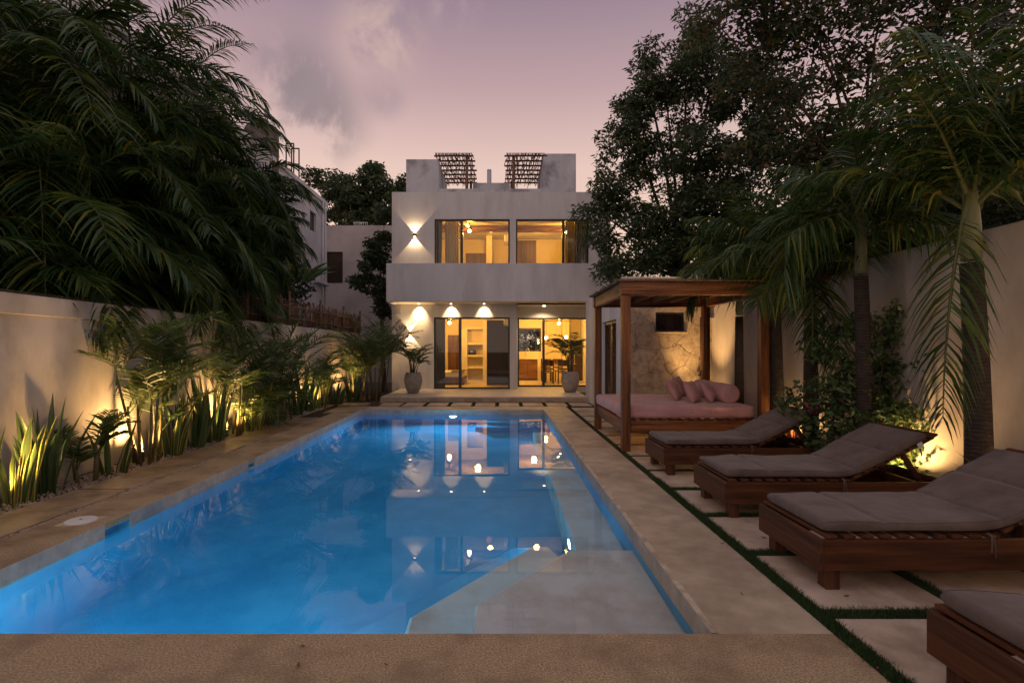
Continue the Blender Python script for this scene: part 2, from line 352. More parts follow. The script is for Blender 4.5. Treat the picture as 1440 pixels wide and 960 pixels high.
# ------------------------------------------------------------------ world, camera
def build_world():
    w = bpy.data.worlds.new("World"); sc.world = w; w.use_nodes = True
    nt = w.node_tree; nt.nodes.clear(); L = nt.links.new
    out = nd(nt, 'ShaderNodeOutputWorld'); bg = nd(nt, 'ShaderNodeBackground'); bg.inputs[1].default_value = 1.0
    tc = nd(nt, 'ShaderNodeTexCoord'); sep = nd(nt, 'ShaderNodeSeparateXYZ'); L(tc.outputs['Generated'], sep.inputs[0])
    r = ramp(nt, [(0.,(.70,.49,.37)),(.20,(.70,.49,.38)),(.33,(.62,.44,.385)),(.45,(.41,.275,.285)),(.57,(.245,.175,.218)),(1.,(.43,.385,.42))], sep.outputs['Z'])
    ry = ramp(nt, [(0.,(.96,1.0,1.05)),(.5,(.93,.96,1.0)),(1.,(1,1,1))])
    ma = nd(nt, 'ShaderNodeMath', operation='MULTIPLY_ADD'); ma.inputs[1].default_value = .5; ma.inputs[2].default_value = .5
    L(sep.outputs['Y'], ma.inputs[0]); L(ma.outputs[0], ry.inputs[0])
    m1 = nd(nt, 'ShaderNodeMix', data_type='RGBA', blend_type='MULTIPLY'); m1.inputs['Factor'].default_value = 1
    L(r.outputs[0], m1.inputs['A']); L(ry.outputs[0], m1.inputs['B'])
    sky = nd(nt, 'ShaderNodeTexSky', sky_type='NISHITA'); sky.sun_disc = False; sky.sun_elevation = R(1.0); sky.sun_rotation = R(-12)
    m2 = nd(nt, 'ShaderNodeMix', data_type='RGBA', blend_type='ADD'); m2.inputs['Factor'].default_value = .012
    L(m1.outputs['Result'], m2.inputs['A']); L(sky.outputs[0], m2.inputs['B'])
    col = m2.outputs['Result']
    n = nd(nt, 'ShaderNodeTexNoise'); n.inputs['Scale'].default_value = 7; n.inputs['Detail'].default_value = 9; n.inputs['Roughness'].default_value = .6
    n.inputs['Distortion'].default_value = .25
    mpv = nd(nt, 'ShaderNodeMapping'); mpv.inputs['Scale'].default_value = (1.25,1,.8); mpv.inputs['Rotation'].default_value = (0,R(-28),0); mpv.inputs['Location'].default_value = (.35,0,.2)
    L(tc.outputs['Generated'], mpv.inputs[0]); L(mpv.outputs[0], n.inputs['Vector'])
    def cloud(px, py, rad, c, amt, lo, hi, col):
        d = Vector(((px-VX)/F, 1, (VY-py)/F)).normalized()
        vd = nd(nt, 'ShaderNodeVectorMath', operation='DISTANCE'); vd.inputs[1].default_value = d
        L(tc.outputs['Generated'], vd.inputs[0])
        mr = nd(nt, 'ShaderNodeMapRange', interpolation_type='SMOOTHERSTEP'); mr.inputs['From Min'].default_value = rad; mr.inputs['From Max'].default_value = 0
        L(vd.outputs['Value'], mr.inputs['Value'])
        nr = nd(nt, 'ShaderNodeMapRange', interpolation_type='SMOOTHSTEP'); nr.inputs['From Min'].default_value = lo; nr.inputs['From Max'].default_value = hi
        L(n.outputs['Fac'], nr.inputs['Value'])
        mu = nd(nt, 'ShaderNodeMath', operation='MULTIPLY'); L(mr.outputs[0], mu.inputs[0]); L(nr.outputs[0], mu.inputs[1])
        m3 = nd(nt, 'ShaderNodeMath', operation='MULTIPLY'); m3.inputs[1].default_value = amt; L(mu.outputs[0], m3.inputs[0])
        mx = nd(nt, 'ShaderNodeMix', data_type='RGBA'); mx.inputs['B'].default_value = (*c, 1)
        L(m3.outputs[0], mx.inputs['Factor']); L(col, mx.inputs['A']); return mx.outputs['Result']
    col = cloud(415, 115, .115, (.24,.19,.21), 1., .38, .54, col)
    col = cloud(450, 165, .12, (.26,.20,.21), 1., .40, .56, col)
    col = cloud(540, 135, .06, (.28,.21,.24), .6, .40, .60, col)
    col = cloud(530, 55, .11, (.50,.36,.32), .8, .42, .58, col)
    col = cloud(640, 8, .06, (.48,.35,.34), .8, .38, .56, col)
    L(col, bg.inputs[0]); L(bg.outputs[0], out.inputs[0])
build_world()
cd = bpy.data.cameras.new('camera'); cam = bpy.data.objects.new('camera', cd); COL.objects.link(cam)
cam.location = (0,0,CH); cam.rotation_euler = (R(90),0,0); cd.sensor_width = 36; cd.lens = 18
cd.shift_x = (720-VX)/1440; cd.shift_y = (VY-480)/1440; cd.clip_end = 2000; cd.clip_start = .05
sc.camera = cam
# the last glow of the set sun, low behind the house and to the left
sd = bpy.data.lights.new('sun','SUN'); sd.energy = .12; sd.angle = R(12); sd.color = (1,.72,.55)
so = bpy.data.objects.new('sun', sd); COL.objects.link(so); so.rotation_euler = Vector((.6,1.,-.55)).to_track_quat('-Z','Y').to_euler()
sc.view_settings.view_transform = 'Standard'; sc.view_settings.look = 'None'; sc.view_settings.exposure = .36; sc.view_settings.gamma = 1
cy = sc.cycles
cy.use_denoising = True; cy.max_bounces = 14; cy.diffuse_bounces = 4; cy.glossy_bounces = 6; cy.transmission_bounces = 12; cy.transparent_max_bounces = 12
cy.sample_clamp_indirect = 3; cy.blur_glossy = .5; cy.use_light_tree = True
# ------------------------------------------------------------------ ground, deck, pool
XL, XR, YN, YF, WZ = -3.41, 1.125, 2.71, 12.86, -.12     # pool opening and water level
g = MB()
for a,b,c,d in ((-400,XL-.06,-300,900),(XR+.06,400,-300,900),(XL-.06,XR+.06,-300,YN-.06),(XL-.06,XR+.06,YF+.06,900)):
    g.quad((a,c,-.055),(b,c,-.055),(b,d,-.055),(a,d,-.055))
struct('ground', g, M['earth'])
d = MB().box(-3.93, 1.768, -2.5, YN, -.05, 0)
struct('near_deck', d, M['aggregate'])
struct('left_deck', MB().box(-3.93, XL, YN, 13.62, -.05, 0), M['aggregate'])
d = MB().box(XR, 1.768, YN, 13.62, -.05, 0)
d.box(XL, XR, YF, 13.62, -.05, 0)
struct('right_deck', d, M['deck'])
# coping edge with chips
cp = MB()
def edge_strip(mb, x0, x1, y0, y1, along, n, w, z):
    pass
n = 120
vs = []; fs = []
for i in range(n+1):
    y = YN+(YF-YN)*i/n; w = .034+.006*rnd.random()+(.012 if rnd.random()<.06 else 0)
    vs += [(XR-.002, y, .005), (XR+w, y, .005+.003*rnd.random())]
for i in range(n): a = 2*i; fs.append((a,a+1,a+3,a+2))
cp.add(vs, fs)
n = 60; vs = []; fs = []
for i in range(n+1):
    x = XL+(XR-XL)*i/n; vs += [(x, YF-.002, .005), (x, YF+.03+.008*rnd.random(), .005)]
for i in range(n): a = 2*i; fs.append((a,a+2,a+3,a+1))
cp.add(vs, fs)
struct('pool_coping', cp, M['coping'])
# basin: walls above and below the water, floor, cream sun shelf with steps, bench along the right wall
zt = 0.; FZ = -1.45
b = MB()
SK = [(4.42,4.72,-.19,-.060), (6.95,7.12,-.105,-.062)]   # skimmer mouths in the left wall: y,y,z,z
ww = MB().wall(YN, YF, FZ, -.052, 0, .12, holes=SK)
vsw = [(XL-y, x, z) for x, y, z in ww.v]                # turn the wall into the YZ plane
b.add(vsw, [f for f in ww.f])
b.quad((XR,YN,FZ),(XR,YN,-.052),(XR,YF,-.052),(XR,YF,FZ))
b.quad((XL,YF,FZ),(XR,YF,FZ),(XR,YF,-.052),(XL,YF,-.052))
b.quad((XL,YN,FZ),(XL,YN,-.052),(XR,YN,-.052),(XR,YN,FZ))
b.quad((XL-.1,YN-.1,FZ),(XR+.1,YN-.1,FZ),(XR+.1,YF+.1,FZ),(XL-.1,YF+.1,FZ))
for y0,y1,z0,z1 in SK: b.quad((XL-.121,y0-.05,z0-.05),(XL-.121,y1+.05,z0-.05),(XL-.121,y1+.05,z1+.03),(XL-.121,y0-.05,z1+.03))
basin = struct('pool_basin', b, M['pool_plaster'])
e = .004
struct('pool_bench', MB().box(.70, XR+e, 4.31, YF-2.2, FZ-e, -.62), M['shelf_plaster'], bevel=.015)
struct('pool_shelf', MB().prism([(XR+e,YN-e),(XR+e,4.33),(.59,4.33),(-.16,3.42),(-.16,YN-e)], FZ-e, -.30), M['shelf_plaster'], bevel=.02)
struct('pool_step', MB().prism([(.60,4.331),(.45,4.72),(.30,4.72),(-.62,3.55),(-.62,YN-e),(-.161,YN-e),(-.161,3.42),(.59,4.331)][:7], FZ-e, -.62), M['shelf_plaster'], bevel=.02)
struct('lower_pool_step', MB().prism([(.449,4.721),(.36,5.05),(.12,5.05),(-1.06,3.68),(-1.06,YN-e),(-.621,YN-e),(-.621,3.55),(.299,4.721)], FZ-e, -.98), M['pool_plaster'], bevel=.02)
# far steps in the right corner
struct('far_pool_step', MB().box(-.05, XR+e, YF-.42, YF+e, FZ-e, -.34).box(-.30, XR+e, YF-.80, YF-.421, FZ-e, -.66).box(-.55, XR+e, YF-1.18, YF-.801, FZ-e, -.98), M['pool_plaster'], bevel=.012)
bd = MB()
lb = MB().wall(YN, YF, -.16, .002, 0, .006, holes=[(a,b,c,.001) for a,b,c,d in [(4.42,4.72,-.19,0),(6.95,7.12,-.105,0)]])
bd.add([(XL+y, x, z) for x,y,z in lb.v], lb.f)
bd.box(XR-.006, XR-.0005, YN, YF, -.135, .002).box(XL+.007, XR-.007, YF-.006, YF-.0005, -.15, .002)
struct('waterline_band', bd, M['band'])
wt = MB().box(XL-e*2, XR+e*2, YN-e*2, YF+e*2, FZ-.03, WZ)
water = struct('pool_water', wt, M['water'])
# pool lamps set in the walls below the water
def pool_lamp(x, y, z, dx, dy, label, en):
    en *= .55
    t = thing('pool_lamp', label, 'pool lamp', (x,y,z), 0, 'lamps set in the pool walls')
    ax = Vector((dx,dy,0))
    obj('ring', MB().tube([(0,0,0), ax*.02], [.11,.10], 24), M['white_plastic'], t)
    obj('lens', MB().tube([ax*.021, ax*.026], [.085,.08], 24), M['pool_lens'], t)
    light('SPOT', Vector((x,y,z))+ax*.06, en, (.20,.66,1), t, size=.07, target=Vector((x,y,z))+ax*2+Vector((0,0,-.12)), angle=R(160), blend=.6)
pool_lamp(-1.15, YF-.002, -.42, 0, -1, 'glowing blue pool lamp in the far wall below the terrace', 430)
pool_lamp(-2.9, YN+.002, -.62, 0, 1, 'pool lamp in the near wall below the edge, left corner', 60)
pool_lamp(-1.5, YN+.002, -.62, 0, 1, 'pool lamp in the near wall below the edge, by the steps', 95)
pool_lamp(.698, 4.95, -.80, -1, 0, 'small pool lamp in the side of the underwater bench', 16)
# jet on the bench side, skimmer lid on the deck
t = thing('skimmer_lid', 'round white skimmer lid let into the brown deck left of the pool', 'lid', (-3.66,4.48,0))
obj('frame', MB().prism([(-.13,-.13),(.13,-.13),(.13,.13),(-.13,.13)], .001, .005), M['coping'], t)
obj('cover', MB().lathe([(.118,.006),(.118,.013),(.112,.018),(.02,.021)], n=40), M['white_plastic'], t, smooth=False)
obj('finger_hole', MB().lathe([(.012,.0212),(.012,.0225)], n=16), M['black_metal'], t)
# ------------------------------------------------------------------ slabs, grass joints, gravel
struct('grass_bed', MB().box(1.770, 4.43, -2.5, 13.60, -.052, -.016).box(-3.3, 2.56, 13.63, 14.79, -.052, -.016).box(1.770,2.56,13.601,13.629,-.052,-.016), M['soil'])
gx = [1.87, 2.71, 3.60]; gw = .10
yl = [2.92+.872*k for k in range(-6, 14)]
slabs = []
def slab(x0, x1, y0, y1, mat='slab', h=0.):
    j = lambda: rnd.uniform(-.006,.006)
    pts = [(x0+j(),y0+j()),(x1+j(),y0+j()),(x1+j(),y1+j()),(x0+j(),y1+j())]
    o = struct('stepping_slab', MB().prism(pts, -.05, h+rnd.uniform(-.002,.002)), M[mat], bevel=.006); slabs.append((x0,x1,y0,y1)); return o
for k in range(len(yl)-1):
    y0, y1 = yl[k]+.055, yl[k+1]-.055
    cols = [(1.87,2.66),(2.76,3.55),(3.65,4.02)]
    if y0 > 10.4: cols = [(1.87,2.54)]
    if y1 > 13.6: break
    for a, b_ in cols: slab(a, b_, y0, y1)
for k in range(8):
    x0 = -2.62+.655*k; slab(x0, x0+.55, 13.74+.05*(k%2), 14.62)
slab(-3.25,-2.72,13.8,14.6); slab(-4.35,-3.62,13.75,14.45,'slab_wet',.02); slab(-4.2,-3.5,12.2,13.4,'slab_wet',.015)
yy = -1.6
while yy < 13:
    ln = 1.45+rnd.uniform(-.1,.1); 
    if yy+ln > 12.1: break
    slab(-4.52, -3.98, yy, yy+ln-.05, 'slab_wet', .012); yy += ln
def grass_strip(areas, dens, hmin, hmax):
    Vs=[]; 
    for x0,x1,y0,y1 in areas:
        n = int(dens*(x1-x0)*(y1-y0)); 
        p = np.stack([rng.uniform(x0,x1,n), rng.uniform(y0,y1,n), np.full(n,-.017)],1); Vs.append(p)
    p = np.concatenate(Vs); n = len(p)
    az = rng.uniform(0,2*PI,n); h = rng.uniform(hmin,hmax,n); w = rng.uniform(.0018,.0035,n)
    s = np.stack([np.cos(az),np.sin(az),np.zeros(n)],1)*w[:,None]
    lean = np.stack([rng.normal(0,.45,n)*h, rng.normal(0,.45,n)*h, h],1)
    V = np.stack([p-s, p+s, p+lean],1).reshape(-1,3); Fc = np.arange(3*n).reshape(-1,3)
    return V, [Fc]
ar = []
for x in (1.819, 2.71, 3.60):
    yb = 13.6 if x < 2 else 10.2
    ar.append((x-.052, x+.055, 1.2, yb))
dense = [(a,b,c,min(d,6.0)) for a,b,c,d in ar]+[(1.87,3.7,y-.058,y+.058) for y in yl if 1.2<y<6.2]
far = [(a,b,6.0,d) for a,b,c,d in ar]+[(1.87,(3.7 if y<10 else 2.5),y-.058,y+.058) for y in yl if 6.2<y<13.5]+[(-3.3,2.5,13.64,13.72),(-3.3,2.5,14.66,14.78)]+[(-2.0+.655*k-.085,-2.0+.655*k+.015,13.72,14.66) for k in range(8)]
V, Fc = grass_strip(dense, 42000, .018, .042); tag(np_obj('joint_grass', V, Fc, M['grass']), 'short green grass growing in the joints between the slabs', 'grass', kind='stuff')
V, Fc = grass_strip(far, 9000, .014, .030); V = np.asarray(V); tag(np_obj('joint_grass', V, Fc, M['grass']), 'short grass around the far slabs and below the terrace', 'grass', kind='stuff')
struct('planting_bed', MB().box(-5.08, -3.932, -2.5, 17.5, -.052, -.012), M['soil'])
struct('planting_bed', MB().box(4.02, 4.435, -2.5, 10.65, -.014, .012), M['soil'])
def pebbles(n, fx, smin, smax):
    ico = np.array([(0,0,1),(.9,0,.2),(0,.9,.2),(-.9,0,.2),(0,-.9,.2),(0,0,-.6)]); fi = np.array([(0,1,2),(0,2,3),(0,3,4),(0,4,1),(5,2,1),(5,3,2),(5,4,3),(5,1,4)])
    p = fx(n); s = rng.uniform(smin,smax,(n,1,1)); an = rng.uniform(0,2*PI,n)
    q = ico[None]*s*rng.uniform(.6,1.2,(n,1,3)); c, sn = np.cos(an)[:,None], np.sin(an)[:,None]
    q = np.stack([q[...,0]*c-q[...,1]*sn, q[...,0]*sn+q[...,1]*c, q[...,2]],2)+p[:,None]
    return q.reshape(-1,3), [(fi[None]+6*np.arange(n)[:,None,None]).reshape(-1,3)]
V, Fc = pebbles(9000, lambda n: np.stack([rng.uniform(-5.05,-4.5,n), rng.uniform(3.5,14,n), np.full(n,-.008)],1), .008, .022)
tag(np_obj('bed_gravel', V, Fc, M['gravel']), 'pale gravel scattered between the plants along the left wall', 'gravel', kind='stuff')
V, Fc = pebbles(3600, lambda n: np.stack([-3.955+rng.normal(0,.012,n), rng.uniform(2.5,12.5,n), np.full(n,-.006)],1), .005, .014)
tag(np_obj('joint_gravel', V, Fc, M['gravel']), 'line of fine pebbles between deck and damp slabs', 'gravel', kind='stuff')
V, Fc = pebbles(1500, lambda n: np.stack([rng.uniform(4.03,4.42,n), rng.uniform(2.5,10,n), np.full(n,.014)],1), .006, .02)
tag(np_obj('bed_litter', V, Fc, M['soil']), 'dark leaf litter at the foot of the right wall', 'litter', kind='stuff')
# ------------------------------------------------------------------ garden walls
t = thing('garden_wall', 'long pale plaster garden wall behind the plants on the left', 'wall', (-5.25,8,0))
obj('wall', MB().box(-5.38,-5.10,-3,17.9,-.1,1.875), M['garden_wall'], t, True)
obj('upper_band', MB().box(-5.38,-5.065,-3,17.9,1.876,2.095), M['garden_wall'], t, True, bevel=.01)
obj('coping', MB().box(-5.42,-5.085,-3,17.9,2.096,2.125), M['soil'], t, True, bevel=.008)
t = thing('garden_wall', 'tall plain cream garden wall behind the loungers and palms', 'wall', (4.55,4,0))
obj('wall', MB().box(4.44,4.66,-3,10.69,-.1,2.60).box(4.44,4.66,10.69,16,-.1,2.58), M['garden_wall'], t, True, bevel=.012)
# stick fence on the left wall
t = thing('stick_fence', 'brown stick fence on top of the left garden wall', 'fence', (-5.25,11,2.12))
sk = MB(); y = 10.4
while y < 19.2:
    h = .62+rnd.uniform(-.06,.10); x = -5.24+rnd.uniform(-.02,.02)
    sk.tube([(x,y,2.125),(x+rnd.uniform(-.02,.02),y+rnd.uniform(-.02,.02),2.5),(x+rnd.uniform(-.03,.03),y+rnd.uniform(-.04,.04),2.125+h)], [.013,.012,.009], 5)
    y += .033+rnd.uniform(-.006,.012)
obj('sticks', sk, M['stick'], t, True, smooth=True)
for z in (2.28, 2.60):
    obj('rail', MB().tube([(-5.20,10.35+i*.9,z+rnd.uniform(-.03,.03)) for i in range(11)], .022, 6), M['stick'], t, True, smooth=True)
for y in (10.5,12.6,14.8,17.0,19.0):
    obj('post', MB().tube([(-5.18,y,2.126),(-5.17,y+.02,2.95)], [.04,.034], 8), M['stick'], t, True, smooth=True)
# ------------------------------------------------------------------ the house
HY = 17.7; RY = 18.8
HL, HR = -3.71, 3.85
H = thing('house', 'white two storey flat roofed house with lit windows beyond the pool', 'house', (0,HY,0))
def X(px, Y): return (px-VX)/F*Y
def Z(py, Y): return CH+(VY-py)/F*Y
TZ = .15
struct('terrace', MB().box(X(535,14.8), 2.56, 14.8, 25, -.05, TZ), M['terrace'], bevel=.01)
obj('terrace_edge', MB().box(X(535,14.8)-.0, 2.56, 14.785, 14.798, -.05, TZ-.03), M['slab'], None); 
o = bpy.data.objects['terrace_edge']; tag(o, kind='structure')
# openings
d1 = (X(610,HY), X(717,HY), TZ, Z(446,HY))
zb = Z(424,16.6)                       # underside of the balcony
zf = zb+.35                            # upper floor
w1 = (X(611,HY), X(717,HY), zf+.05, Z(308,HY)); w2 = (X(725.5,HY), X(828,HY), zf+.05, Z(308,HY))
RT = Z(270,HY)
xp = X(727,HY)
f = MB().wall(HL, xp, -.05, zb, HY, HY+.22, holes=[d1])
f.box(xp-.22, xp-.002, HY+.221, RY-.001, -.05, zb)             # return of the pier
f.wall(xp-.2, HR, -.05, zb, RY, RY+.2, holes=[(X(728,RY), X(826,RY)+.35, TZ, Z(446.7,RY))])
f.box(HL, HL+.22, HY+.221, 26, -.05, zb); f.box(HR-.22, HR, HY, 26, -.05, zb)
obj('wall', f, M['plaster'], H, True)
f = MB().wall(HL, HR, zb+.002, RT, HY, HY+.22, holes=[w1, w2])
f.box(HL, HL+.22, HY+.221, 26, zb+.002, RT).box(HR-.22, HR, HY+.221, 26, zb+.002, RT)
f.box(HL+.221, HR-.221, HY+.221, 26, RT-.62, RT-.42)
f.box(HL+.221, HR-.221, 25.8, 26.0, zb+.002, RT-.621)
obj('upper_wall', f, M['plaster'], H, True)
BL = X(543,16.6)
bal = MB().box(BL, HR+.05, 16.6, 16.78, zb, Z(370,16.6)).box(BL, BL+.18, 16.781, HY-.002, zb, Z(370,16.6)).box(BL+.181, HR+.05, 16.781, HY-.002, zb+.12, zb+.32)
obj('balcony', bal, M['plaster'], H, True, bevel=.012)
sf = MB().box(BL+.181, xp, 16.781, HY-.002, zb+.02, zb+.119).box(xp+.001, HR+.04, 16.781, HY-.002, zb+.05, zb+.119).box(xp+.0, HR-.221, HY, RY-.002, zb+.003,zb+.1)
obj('soffit', sf, M['interior'], H, True)
# floors, ceilings and partition of the rooms
ceil1 = zb-.02
fl = MB().box(HL+.221, xp-.222, HY+.221, 22.0, TZ+.002, TZ+.02).box(xp-.221, HR-.221, RY+.201, 24.0, TZ+.002, TZ+.02)
obj('floor', fl, M['terrace'], H, True)
pr = MB().box(xp-.22, xp-.002, RY+.201, 22.2, TZ, zb)
pr.wall(HL+.221, xp-.221, TZ, zb, 22.0, 22.15)
pr.wall(xp-.001, HR-.221, TZ, zb, 23.0, 23.2, holes=[(X(729,23), X(761,23), Z(494,23), Z(461,23))])
pr.box(HL+.221, HR-.221, RY+.21, 23.0, zb-.10, zb-.001); pr.box(HL+.221, xp-.221, HY+.221, RY+.209, zb-.10, zb-.001)
# upper rooms
pr.box(HL+.221, HR-.221, HY+.221, 25.0, zf-.05, zf)
pr.wall(HL+.221, HR-.221, zf, RT-.63, 22.4, 22.5)
xm = X(721.5,HY)
pr.box(xm-.06, xm+.06, HY+.221, 22.39, zf, RT-.63)
obj('room_walls', pr, M['interior'], H, True)
# darker beam running across both bedroom ceilings, doors on the rear wall
obj('ceiling_beam', MB().box(HL+.23, xm-.062, 19.9, 20.1, RT-.86, RT-.64).box(xm+.062, HR-.23, 19.9, 20.1, RT-.86, RT-.64), M['cabinet'], H, True)
def px_box(mb, x0, x1, y0, y1, Y, th): return mb.box(X(x0,Y), X(x1,Y), Y, Y+th, Z(y1,Y), Z(y0,Y))
obj('inner_door', px_box(MB(), 655, 683, 356, 400, 22.37, .03), M['inner_wood'], H, True, bevel=.004)
obj('inner_door', px_box(MB(), 728, 754, 338, 400, 22.37, .03), M['inner_wood'], H, True, bevel=.004)
obj('room_pier', px_box(MB(), 684, 692, 330, 400, 21.6, .7), M['interior'], H, True)
obj('inner_door', px_box(MB(), 630, 646, 471, 538, 21.9, .05), M['inner_wood'], H, True, bevel=.004)
# sliding doors and windows
def opening(name, x0, x1, z0, z1, Y, splits, handle_at=None, fw=.055, label=None):
    fr = MB().wall(x0+.003, x1-.003, z0+.003, z1-.003, Y, Y+.09, holes=[(x0+fw, x1-fw, z0+fw, z1-fw)])
    o = obj(name, fr, M['black_metal'], H, True, bevel=.003)
    for i, (a, w) in enumerate(splits):
        obj('stile', MB().box(a-w/2, a+w/2, Y-.012, Y+.07, z0+fw, z1-fw), M['black_metal'], o, True, bevel=.003)
    obj('pane', MB().box(x0+fw+.002, x1-fw-.002, Y+.040, Y+.046, z0+fw+.002, z1-fw-.002), M['glass'], o, True)
    if handle_at: obj('handle', MB().box(handle_at-.012, handle_at+.012, Y-.04, Y-.013, z0+.9, z0+1.15), M['chrome'], o, True, bevel=.004)
    return o
opening('sliding_door', *d1, HY+.05, [(X(647,HY+.05), .10)], X(649,HY))
zr = Z(446.7,RY)
opening('sliding_door', X(728,RY), X(826,RY)+.35, TZ, zr, RY+.05, [(X(764.5,RY), .09), (X(830,RY), .08)], X(763,RY))
opening('window', *w1, HY+.05, [(X(649,HY), .09), (X(615,HY), .05)])
opening('window', *w2, HY+.05, [(X(792.5,HY), .09), (X(796,HY), .03)])
opening('window', X(729,23), X(761,23), Z(494,23), Z(461,23), 23.05, [])
# recess panel: the second door leaf stands dark in front of the wardrobe
obj('door_leaf', MB().box(X(684.5,19.2), X(719,19.2), 19.2, 19.24, TZ+.03, Z(450,19.2)), M['dim_panel'], H, True, bevel=.004)
obj('duct_cover', MB().box(X(553,HY), X(564,HY), HY-.03, HY-.002, Z(442,HY), Z(430,HY)).box(X(555,HY), X(562,HY), HY-.034, HY-.031, Z(440,HY), Z(432,HY)), M['roof_plaster'], H, True)
# roof terrace walls
Yr = 18.6
rw = MB().box(X(571,Yr), X(617,Yr), Yr, Yr+2.9, RT-.4, Z(224,Yr)).box(X(764,Yr), X(810,Yr), Yr, Yr+2.9, RT-.4, Z(216,Yr))
rw.box(X(665,19), X(717,19), 19, 19.15, RT-.4, Z(257,19)).box(X(617,Yr)+.001, X(764,Yr)-.001, 18.62, 18.75, RT-.4, Z(265,18.6))
obj('roof_wall', rw, M['roof_plaster'], H, True, bevel=.01)
tag(obj('vent_pipe', MB().tube([(X(688,19.4),19.4,RT-.4),(X(688,19.4),19.4,Z(239,19.4))], .085, 14), M['roof_plaster'], None, smooth=True), 'short grey vent pipe between the two roof shades', 'pipe')
def roof_shade(xa, xb, xpost, label):
    t = thing('rooftop_pergola', label, 'pergola', (xa,Yr,RT), 0, 'stick shades on the roof terrace')
    zz = Z(218,Yr)
    for q, (px_, yy_) in enumerate([(xpost,Yr+.08),(xpost,Yr+2.8)]):
        obj('post', MB().tube([(px_,yy_,RT-.4),(px_+.01,yy_,zz-.03)], .055, 8), M['stick'], t, True, smooth=True)
    for k in range(7):
        y = Yr+.02+k*.5
        obj('pole', MB().tube([(xa-.06+rnd.uniform(-.04,.04),y,zz-.03),((xa+xb)/2,y,zz-.02),(xb+.06+rnd.uniform(-.04,.04),y,zz-.03)], .035, 7), M['stick'], t, True, smooth=True)
    s = MB(); x = xa
    while x < xb:
        yc = Yr-.12
        while yc < Yr+3.05:
            l = rnd.uniform(.5,1.1); dx = rnd.uniform(-.10,.10)
            s.tube([(x,yc,zz+.02),(x+dx*.5+rnd.uniform(-.02,.02),yc+l/2,zz+rnd.uniform(.01,.05)),(x+dx,yc+l,zz+rnd.uniform(.01,.06))], [.020,.017,.012], 4)
            yc += l*.93
        x += .048
    obj('stick_cover', s, M['stick'], t, True)
roof_shade(X(613,Yr), X(665,Yr), X(656,Yr), 'stick shade on the roof beside the left grey roof wall')
roof_shade(X(712.5,Yr), X(766,Yr), X(722,Yr), 'stick shade on the roof beside the right grey roof wall')

# wall lamps and downlights
def updown(x, y, z, label, en):
    t = thing('wall_lamp', label, 'wall lamp', (x,y,z), 0, 'up and down wall lamps')
    obj('body', MB().box(-.05,.05,-.10,-.001,-.045,.045), M['black_metal'], t, bevel=.004)
    obj('lens', MB().box(-.035,.035,-.085,-.02,.0455,.048), M['amber_lens'], t); obj('lens', MB().box(-.035,.035,-.085,-.02,-.048,-.0455), M['amber_lens'], t)
    for s in (1,-1):
        light('SPOT', (x,y-.05,z+s*.055), en, (1,.66,.34), t, size=.012, target=(x,y-.03,z+s*2), angle=R(86), blend=.08)
updown(X(583.5,HY), HY, Z(331,HY), 'glowing up and down lamp on the upper wall left of the window', 60)
updown(X(577,HY), HY, Z(468,HY), 'glowing up and down lamp on the lower wall behind the potted palm', 45)
zs = zb+.018
for i, px_ in enumerate((590,635,681)):
    x = X(px_,HY); lab = ('round downlight nearest the left end under the balcony','middle one of the three downlights under the balcony','downlight under the balcony above the middle of the glass door')[i]
    t = thing('downlight', lab, 'downlight', (x,HY-.20,zs), 0, 'downlights under the balcony')
    obj('trim', MB().tube([(0,0,0),(0,0,-.006)], [.065,.06], 20), M['white_plastic'], t)
    obj('bulb', MB().tube([(0,0,-.007),(0,0,-.010)], [.035,.035], 20), M['bulb'], t)
    light('SPOT', (x,HY-.20,zs-.03), 120, (1,.62,.28), t, size=.04, target=(x,HY,zs-.34), angle=R(84), blend=1.)
x = X(765,18.2); t = thing('downlight', 'small downlight in the soffit before the kitchen door', 'downlight', (x,18.15,zb))
obj('bulb', MB().tube([(0,0,-.001),(0,0,-.02)], [.04,.04], 16), M['bulb'], t)
light('SPOT', (x,18.3,zb-.05), 70, (1,.68,.36), t, size=.03, target=(x,18.5,zb-2), angle=R(140), blend=.8)

# ------------------------------------------------------------------ furniture behind the glass
IL = (1,.47,.06)
def fan(x, y, z, label, en, rot=0.):
    t = thing('ceiling_fan', label, 'ceiling fan', (x,y,z), rot, 'ceiling fans')
    obj('rod', MB().tube([(0,0,0),(0,0,-.22)], .015, 8), M['black_metal'], t)
    obj('motor', MB().lathe([(.05,-.22),(.10,-.25),(.10,-.31),(.05,-.33)], n=20), M['black_metal'], t, smooth=True)
    for k in range(3):
        a = k*2*PI/3+.4; c_, s_ = math.cos(a), math.sin(a)
        obj('blade', MB().obox((c_*.38,s_*.38,-.285), (c_*.28,s_*.28,0), (-s_*.065,c_*.065,.012), (0,0,.005)), M['inner_wood'], t, bevel=.003)
    obj('bulb', MB().lathe([(.02,-.335),(.06,-.36),(.07,-.40),(.04,-.44),(.01,-.45)], n=18), M['bulb'], t, smooth=True)
    light('POINT', (x,y,z-.52), en, IL, t, size=.07)
fan(X(660,19.1), 19.1, RT-.635, 'ceiling fan with a lit globe in the left upstairs room', 70)
fan(X(797,19.3), 19.3, RT-.635, 'ceiling fan with a lit globe in the right upstairs room', 70, .5)
fan(X(632,20.2), 20.2, zb-.105, 'ceiling fan with lamp in the ground floor bedroom', 75, .9)
fan(X(786,20.6), 20.6, zb-.105, 'ceiling fan above the dining table in the kitchen', 60, .2)
